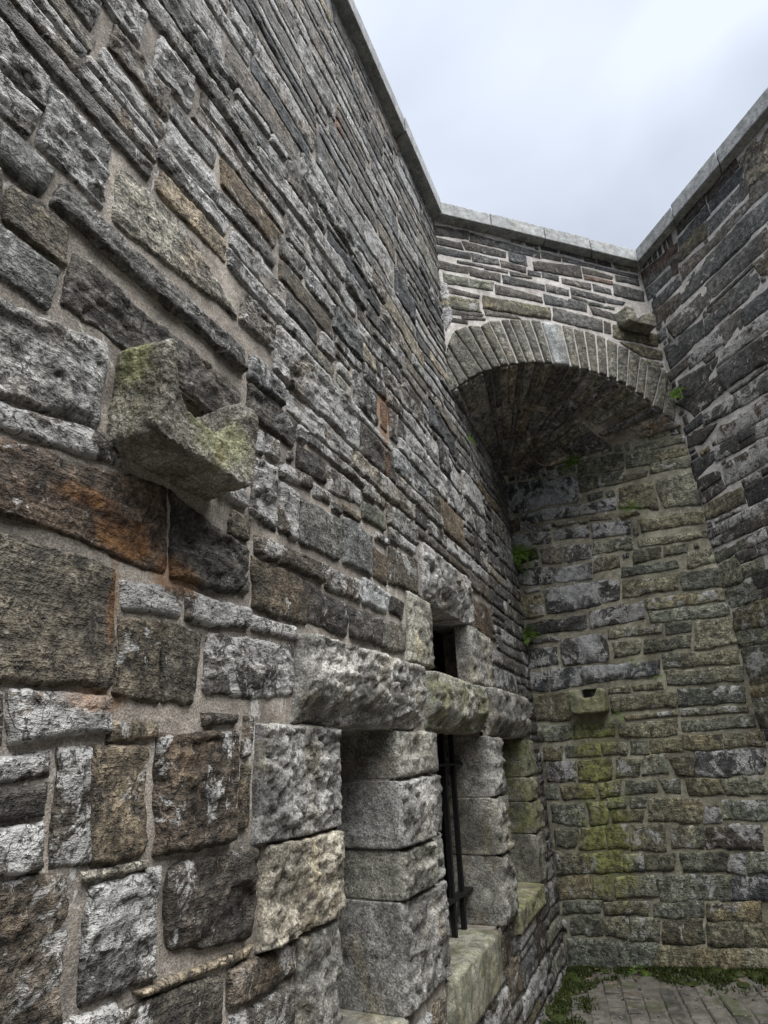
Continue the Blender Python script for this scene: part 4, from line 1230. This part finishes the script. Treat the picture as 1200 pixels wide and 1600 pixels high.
# ================================================================== back wall under the arch
back = root('stone_wall', 'olive green damp rubble wall standing under the arch', 'wall')
hole_b = lambda u, z: .465 < u < .605 and 2.03 < z < 2.10
core_grid(FB, [-.05, .465, .605, LEN_B + .03], [-.2, 2.03, 2.10, Z_SPRING + .12], hole_b, .45, -.03, MAT['mortar_B'], back)
mortar_sheet(FB, [0.0, .465, .605, LEN_B], [-.2, 2.03, 2.10, Z_SPRING + .10], hole_b, MAT['mortar_B'], back, .035)
survB = mm('B'); takenB = [q for _, q in survB] + [rect(.36, .69, 1.87, 2.12)]
# lower right corner of the wall lies outside the surveyed stones
fillB = pack(0.0, LEN_B, -.2, Z_SPRING + .08, takenB, lambda u, z, r: (r.uniform(.15, .45), r.uniform(.07, .16)), 55, minc=3, margin=.028)
make_wall_stones(FB, back, survB, fillB, lambda u, z, r: ('v' if r.random() < .5 else 'k') if (u < .55 and z > 2.1) else ('o' if r.random() < .8 else 'v'), 9, grow=.011, warp=1.7, relief=.5, mat_key='rubble_B')
spout(FB, u_profile(.375, .685, 1.885, 2.10, 2.095, .445, .625, 2.015), -.05, .115, .97, MAT['granite_moss'], back,
      'small mossy granite spout with a dark rounded notch', (.20, .20, .14, .1), .008, .005, 12)
V, F = boxf(FB, .45, .62, 2.02, 2.105, -.2, -.003)

# ================================================================== right wall
right = root('stone_wall', 'dark slate rubble wall with pale mortar joints on the right', 'wall')
core_grid(FR, [-.03, 12.5], [-.2, Z_TOP], lambda u, z: False, .45, -.03, MAT['mortar_R'], right)
mortar_sheet(FR, [0.0, 5.5], [-.2, Z_TOP], lambda u, z: False, MAT['mortar_R'], right, .05, .004, lift=.001)
survR = mm('R'); takenR = [q for _, q in survR]
fillR = pack(0.0, 5.5, -.2, Z_TOP, takenR, lambda u, z, r: (r.uniform(.25, .8), r.uniform(.11, .24)), 77, minc=3, margin=.022)
make_wall_stones(FR, right, survR, fillR, lambda u, z, r: ('s' if r.random() < .7 else 'k') if z > 4 else ('k' if r.random() < .4 else ('w' if r.random() < .5 else 'o')), 13, grow=.026, fill_gap=.003, warp=1.1, relief=.5, dim=.92)

# unseen wall added behind the camera to block low sky light
FW_ = Frame(np.array([6.4, -8.0, 0]), (-1, 0, 0))
V, F = merge([boxf(FW_, 0, 16.0, -.2, Z_TOP + .16, -.5, 0.0), boxf(FL, -14.0, L0, -.2, Z_TOP, -.45, -.012)])
o = link_mesh('unseen_rear_wall', V, F, MAT['rear'], None, smooth=False); o['kind'] = 'structure'

# ================================================================== coping
def line_x(f1, o1, f2, o2):
    p = (f1.o + f1.n * o1)[:2]; q = (f2.o + f2.n * o2)[:2]
    A = np.array([[f1.t[0], -f2.t[0]], [f1.t[1], -f2.t[1]]]); s = np.linalg.solve(A, q - p)
    return p + f1.t[:2] * s[0]
PRJ, BK, ZB, ZT = .095, -.42, Z_TOP + .004, Z_TOP + .165
cf1, cb1 = line_x(FL, PRJ, FA, PRJ), line_x(FL, BK, FA, BK)
cf2, cb2 = line_x(FA, PRJ, FR, PRJ), line_x(FA, BK, FR, BK)
def coping_run(f0, b0, f1, b1, n, parent, seed, jag=.12):
    rs = random.Random(seed)
    ts = [0] + [(i + rs.uniform(-jag, jag)) / n for i in range(1, n)] + [1]
    Lg = np.linalg.norm(np.array(f1) - np.array(f0))
    for i in range(n):
        a = ts[i] + (.004 / Lg); b = ts[i + 1] - (.004 / Lg)
        q = [f0 + (f1 - f0) * a, f0 + (f1 - f0) * b, b0 + (b1 - b0) * b, b0 + (b1 - b0) * a]
        jf = rs.uniform(-.012, .012); q[0] = q[0] + (q[3] - q[0]) * (jf + rs.uniform(-.004, .004)); q[1] = q[1] + (q[2] - q[1]) * (jf + rs.uniform(-.004, .004))
        bm = bmesh.new(); dz = rs.uniform(-.006, .006)
        lo = [bm.verts.new((*p, ZB)) for p in q]; hi = [bm.verts.new((*p, ZT + dz)) for p in q]
        bm.faces.new(lo[::-1]); bm.faces.new(hi)
        for k in range(4): bm.faces.new([lo[k], lo[(k + 1) % 4], hi[(k + 1) % 4], hi[k]])
        bmesh.ops.recalc_face_normals(bm, faces=bm.faces)
        bmesh.ops.bevel(bm, geom=list(bm.edges), offset=.009, segments=2, affect='EDGES', profile=.6)
        me = bpy.data.meshes.new('coping_stone'); bm.to_mesh(me); bm.free(); me.materials.append(MAT['coping'])
        o = bpy.data.objects.new('coping_stone', me); COL.objects.link(o); o.parent = parent
        fc = rs.uniform(.88, 1.08); o.color = (.29 * fc, .298 * fc, .295 * fc, .3)
e = np.array
Ls = FL.p(L0, 0, PRJ)[:2]; Lb = FL.p(L0, 0, BK)[:2]
coping_run(e(Ls), e(Lb), e(cf1), e(cb1), 6, left, 2)
coping_run(e(cf1), e(cb1), e(cf2), e(cb2), 4, archw, 3)
coping_run(e(cf2), e(cb2), e(FR.p(5.5, 0, PRJ)[:2]), e(FR.p(5.5, 0, BK)[:2]), 9, right, 4, .2)

# ================================================================== ferns
def fern(name, label, pos, nrm, size, n, seed, group='ferns rooted in the wall joints', spread=1.0):
    rs = random.Random(seed); V, F = [], []
    nrm = np.array(nrm, float); nrm /= np.linalg.norm(nrm)
    side = np.cross(nrm, [0, 0, 1.0]); side /= np.linalg.norm(side)
    for i in range(n):
        ang = rs.uniform(-1.4, 1.4) * spread; L = size * 1.5 * rs.uniform(.55, 1.1)
        up = rs.uniform(-.1, 1.3)
        d = nrm * rs.uniform(.45, .9) + side * math.sin(ang) + np.array([0, 0, up]); d /= np.linalg.norm(d)
        pts = []; p = np.array(pos, float) + side * rs.uniform(-.15, .15) * size; v = d.copy()
        K = 11
        for k in range(K + 1):
            pts.append(p.copy()); p = p + v * L / K; v = v + np.array([0, 0, -.17]); v /= np.linalg.norm(v)
        for k in range(1, K + 1):
            t = k / K; dirn = pts[k] - pts[k - 1]; dirn /= np.linalg.norm(dirn)
            wv = np.cross(dirn, [0, 0, 1.0]); wv /= max(1e-6, np.linalg.norm(wv)); upv = np.cross(wv, dirn)
            ln = L * .24 * math.sin(math.pi * min(1, .18 + .85 * t)) + .002
            b0 = len(V)
            V += [pts[k - 1] + upv * .0012, pts[k] + upv * .0012, pts[k - 1] - upv * .0012]; F.append((b0, b0 + 1, b0 + 2))
            for s in (-1, 1):
                tipd = wv * s + dirn * .45 + upv * rs.uniform(-.25, .2)
                b0 = len(V); wd = L / K * .26
                V += [pts[k] - dirn * wd, pts[k] + tipd * ln * .55 + dirn * wd, pts[k] + tipd * ln, pts[k] + tipd * ln * .5 - dirn * wd]
                F.append((b0, b0 + 3, b0 + 2, b0 + 1))
    o = link_mesh(name, V, F, MAT['fern'], None, smooth=False)
    o['label'] = label; o['category'] = 'fern'; o['group'] = group
    return o
nB, nLw, nRw = FB.n, FL.n, FR.n
fern('fern', 'biggest green fern tuft in the corner crevice between left wall and back wall', FB.p(.02, 3.45, .03), nB + FB.t * .7, .20, 20, 1)
fern('fern', 'small fern in the same corner crevice just below the biggest tuft', FB.p(.02, 3.30, .03), nB + FB.t * .6, .11, 8, 11)
fern('fern', 'fern tuft low in the corner crevice beside the rust streaked stone', FB.p(.03, 2.63, .03), nB + FB.t * .4, .14, 14, 2)
fern('fern', 'dark green fern hanging where the arch soffit meets the back wall', FB.p(.77, 4.25, .03), nB, .13, 14, 3)
fern('fern', 'bright little fern sprouting between olive blocks of the back wall', FB.p(1.20, 3.64, .02), nB, .11, 7, 4)
fern('fern', 'tiny fern sprig in a joint above the small spout', FB.p(.955, 2.29, .02), nB, .06, 5, 5)
fern('fern', 'tiny fern sprig at a dark gap right of the long pale block', FB.p(1.148, 2.14, .02), nB, .06, 5, 6)
fern('fern', 'low leafy sprig just right of the small mossy spout', FB.p(.745, 1.86, .02), nB, .08, 7, 7)
fern('fern', 'small fern high on the left wall near the arch springing', FL.p(-1.55, 4.05, .03), nLw, .06, 6, 8)
fern('fern', 'fern trailing in the corner crevice at the right foot of the arch', FA.p(LEN_A - .05, 4.62, .03), FA.n, .13, 9, 9)

# ================================================================== moss, grit and sprouts on the ground
def blades(spots, seed, h=(.008, .03)):
    rg = np.random.default_rng(seed); n = len(spots); s = np.array(spots)
    hgt = rg.uniform(*h, n); an = rg.uniform(0, 2 * np.pi, n); wd = rg.uniform(.004, .010, n)
    ln = rg.normal(0, .010, (n, 2))
    base = np.stack([s[:, 0], s[:, 1], s[:, 2] - .004], -1)
    dx = np.stack([np.cos(an) * wd, np.sin(an) * wd, np.zeros(n)], -1)
    tip = base + np.stack([ln[:, 0], ln[:, 1], hgt], -1)
    V = np.stack([base - dx, base + dx, tip], 1).reshape(-1, 3)
    return V, np.arange(n * 3).reshape(-1, 3)
rg = np.random.default_rng(12); sp = []
while len(sp) < 15000:
    k = rg.random()
    if k < .42:
        u = -rg.uniform(0, 2.6); h = abs(rg.normal(0, .15)) + .04
        p = FL.p(u, 0, h); dn = perlin(p[0] * 6, p[1] * 6, 1.0) + .45 - h * 1.6
    else:
        u = rg.uniform(0, LEN_B); h = abs(rg.normal(0, .11)) + .02
        p = FB.p(u, 0, h); dn = perlin(p[0] * 5, p[1] * 5, 7.0) + .25 - h * 1.3 + .3 * (u > 1.0)
    if dn < rg.uniform(0, .5): continue
    sp.append((p[0], p[1], float(ground_z(p[0], p[1]))))
V, F = blades(sp, 3)
o = link_mesh('moss', V, F, MAT['moss'], None, smooth=False); o['kind'] = 'stuff'; o['label'] = 'green moss growing along the foot of the walls'; o['category'] = 'moss'
# moss cushions pressed against the wall feet
parts = []
def cushion(c, r, hgt, seed):
    V = []; F = []; n = 12
    for j in range(5):
        t = j / 4; rr = r * math.cos(t * math.pi / 2 * .98); zz = hgt * math.sin(t * math.pi / 2)
        for i in range(n):
            a = 2 * math.pi * i / n; q = 1 + .35 * float(perlin(math.cos(a) * 1.5 + seed, math.sin(a) * 1.5, t * 2))
            V.append((c[0] + rr * q * math.cos(a), c[1] + rr * q * math.sin(a), c[2] - .01 + zz * q))
    for j in range(4):
        for i in range(n): F.append((j * n + i, j * n + (i + 1) % n, (j + 1) * n + (i + 1) % n, (j + 1) * n + i))
    return V, F
rs = random.Random(77)
for i in range(90):
    if rs.random() < .45: p = FL.p(-rs.uniform(0, 2.0), 0, .03 + abs(rs.gauss(0, .07)))
    else: p = FB.p(rs.uniform(0, LEN_B) if rs.random() < .4 else rs.uniform(.9, LEN_B), 0, .02 + abs(rs.gauss(0, .09)))
    parts.append(cushion((p[0], p[1], float(ground_z(p[0], p[1]))), rs.uniform(.02, .07), rs.uniform(.006, .028), i))
V, F = merge(parts); o = link_mesh('moss_cushions', V, F, MAT['moss']); o['kind'] = 'stuff'; o['label'] = 'low moss cushions at the base of the back wall'; o['category'] = 'moss'
parts = []
for i in range(450):
    x, y = rs.uniform(.6, 2.9), rs.uniform(4.0, 5.8)
    if (np.array([x, y]) - P3[:2]) @ FL.n[:2] < .02 or (np.array([x, y]) - P3[:2]) @ FB.n[:2] < .02: continue
    r = rs.uniform(.003, .010) * (1.6 if rs.random() < .08 else 1); z = float(ground_z(x, y)) - .004
    V = [(x + r * math.cos(a) * rs.uniform(.6, 1.2), y + r * math.sin(a) * rs.uniform(.6, 1.2), z + hz) for hz in (0, r * .8) for a in (0, 1.57, 3.14, 4.71)]
    parts.append((V, [(0, 1, 5, 4), (1, 2, 6, 5), (2, 3, 7, 6), (3, 0, 4, 7), (4, 5, 6, 7)]))
V, F = merge(parts); o = link_mesh('grit', V, F, MAT['pebble'], None, smooth=False); o['kind'] = 'stuff'; o['label'] = 'pale grit and small stones scattered on the ground'; o['category'] = 'grit'
parts = []
for i in range(70):
    u = -rs.uniform(0, 2.2); pp_ = FL.p(u, 0, .03 + abs(rs.gauss(0, .25))) if rs.random() < .6 else FB.p(rs.uniform(0, 1.6), 0, .04 + abs(rs.gauss(0, .2)))
    L = rs.uniform(.012, .03); a = rs.uniform(0, 6.28); z = float(ground_z(pp_[0], pp_[1])) + .004
    d_ = np.array([math.cos(a), math.sin(a), 0]); w_ = np.array([-d_[1], d_[0], 0]); c_ = np.array([pp_[0], pp_[1], z])
    parts.append(([c_ - d_ * L, c_ + w_ * L * .45 + np.array([0, 0, rs.uniform(.002, .010)]), c_ + d_ * L + np.array([0, 0, .004]), c_ - w_ * L * .45 + np.array([0, 0, rs.uniform(.002, .010)])], [(0, 1, 2, 3)]))
V, F = merge(parts); o = link_mesh('leaf_litter', V, F, MAT['litter'], None, smooth=False); o['kind'] = 'stuff'; o['label'] = 'brown dead leaves lying along the wall foot'; o['category'] = 'leaves'
sprout_p = FB.p(.62, float(ground_z(*FB.p(.62, 0, .10)[:2])), .10)
fern('seedling', 'small bright green seedling at the foot of the back wall', sprout_p, FB.n, .09, 6, 31, 'seedlings on the ground', 1.4)['category'] = 'seedling'
print('STONES left', nL_, 'pavers', npv, 'objects', len(bpy.data.objects), 'tris', sum(len(o.data.polygons) * 2 for o in bpy.data.objects if o.type == 'MESH'))
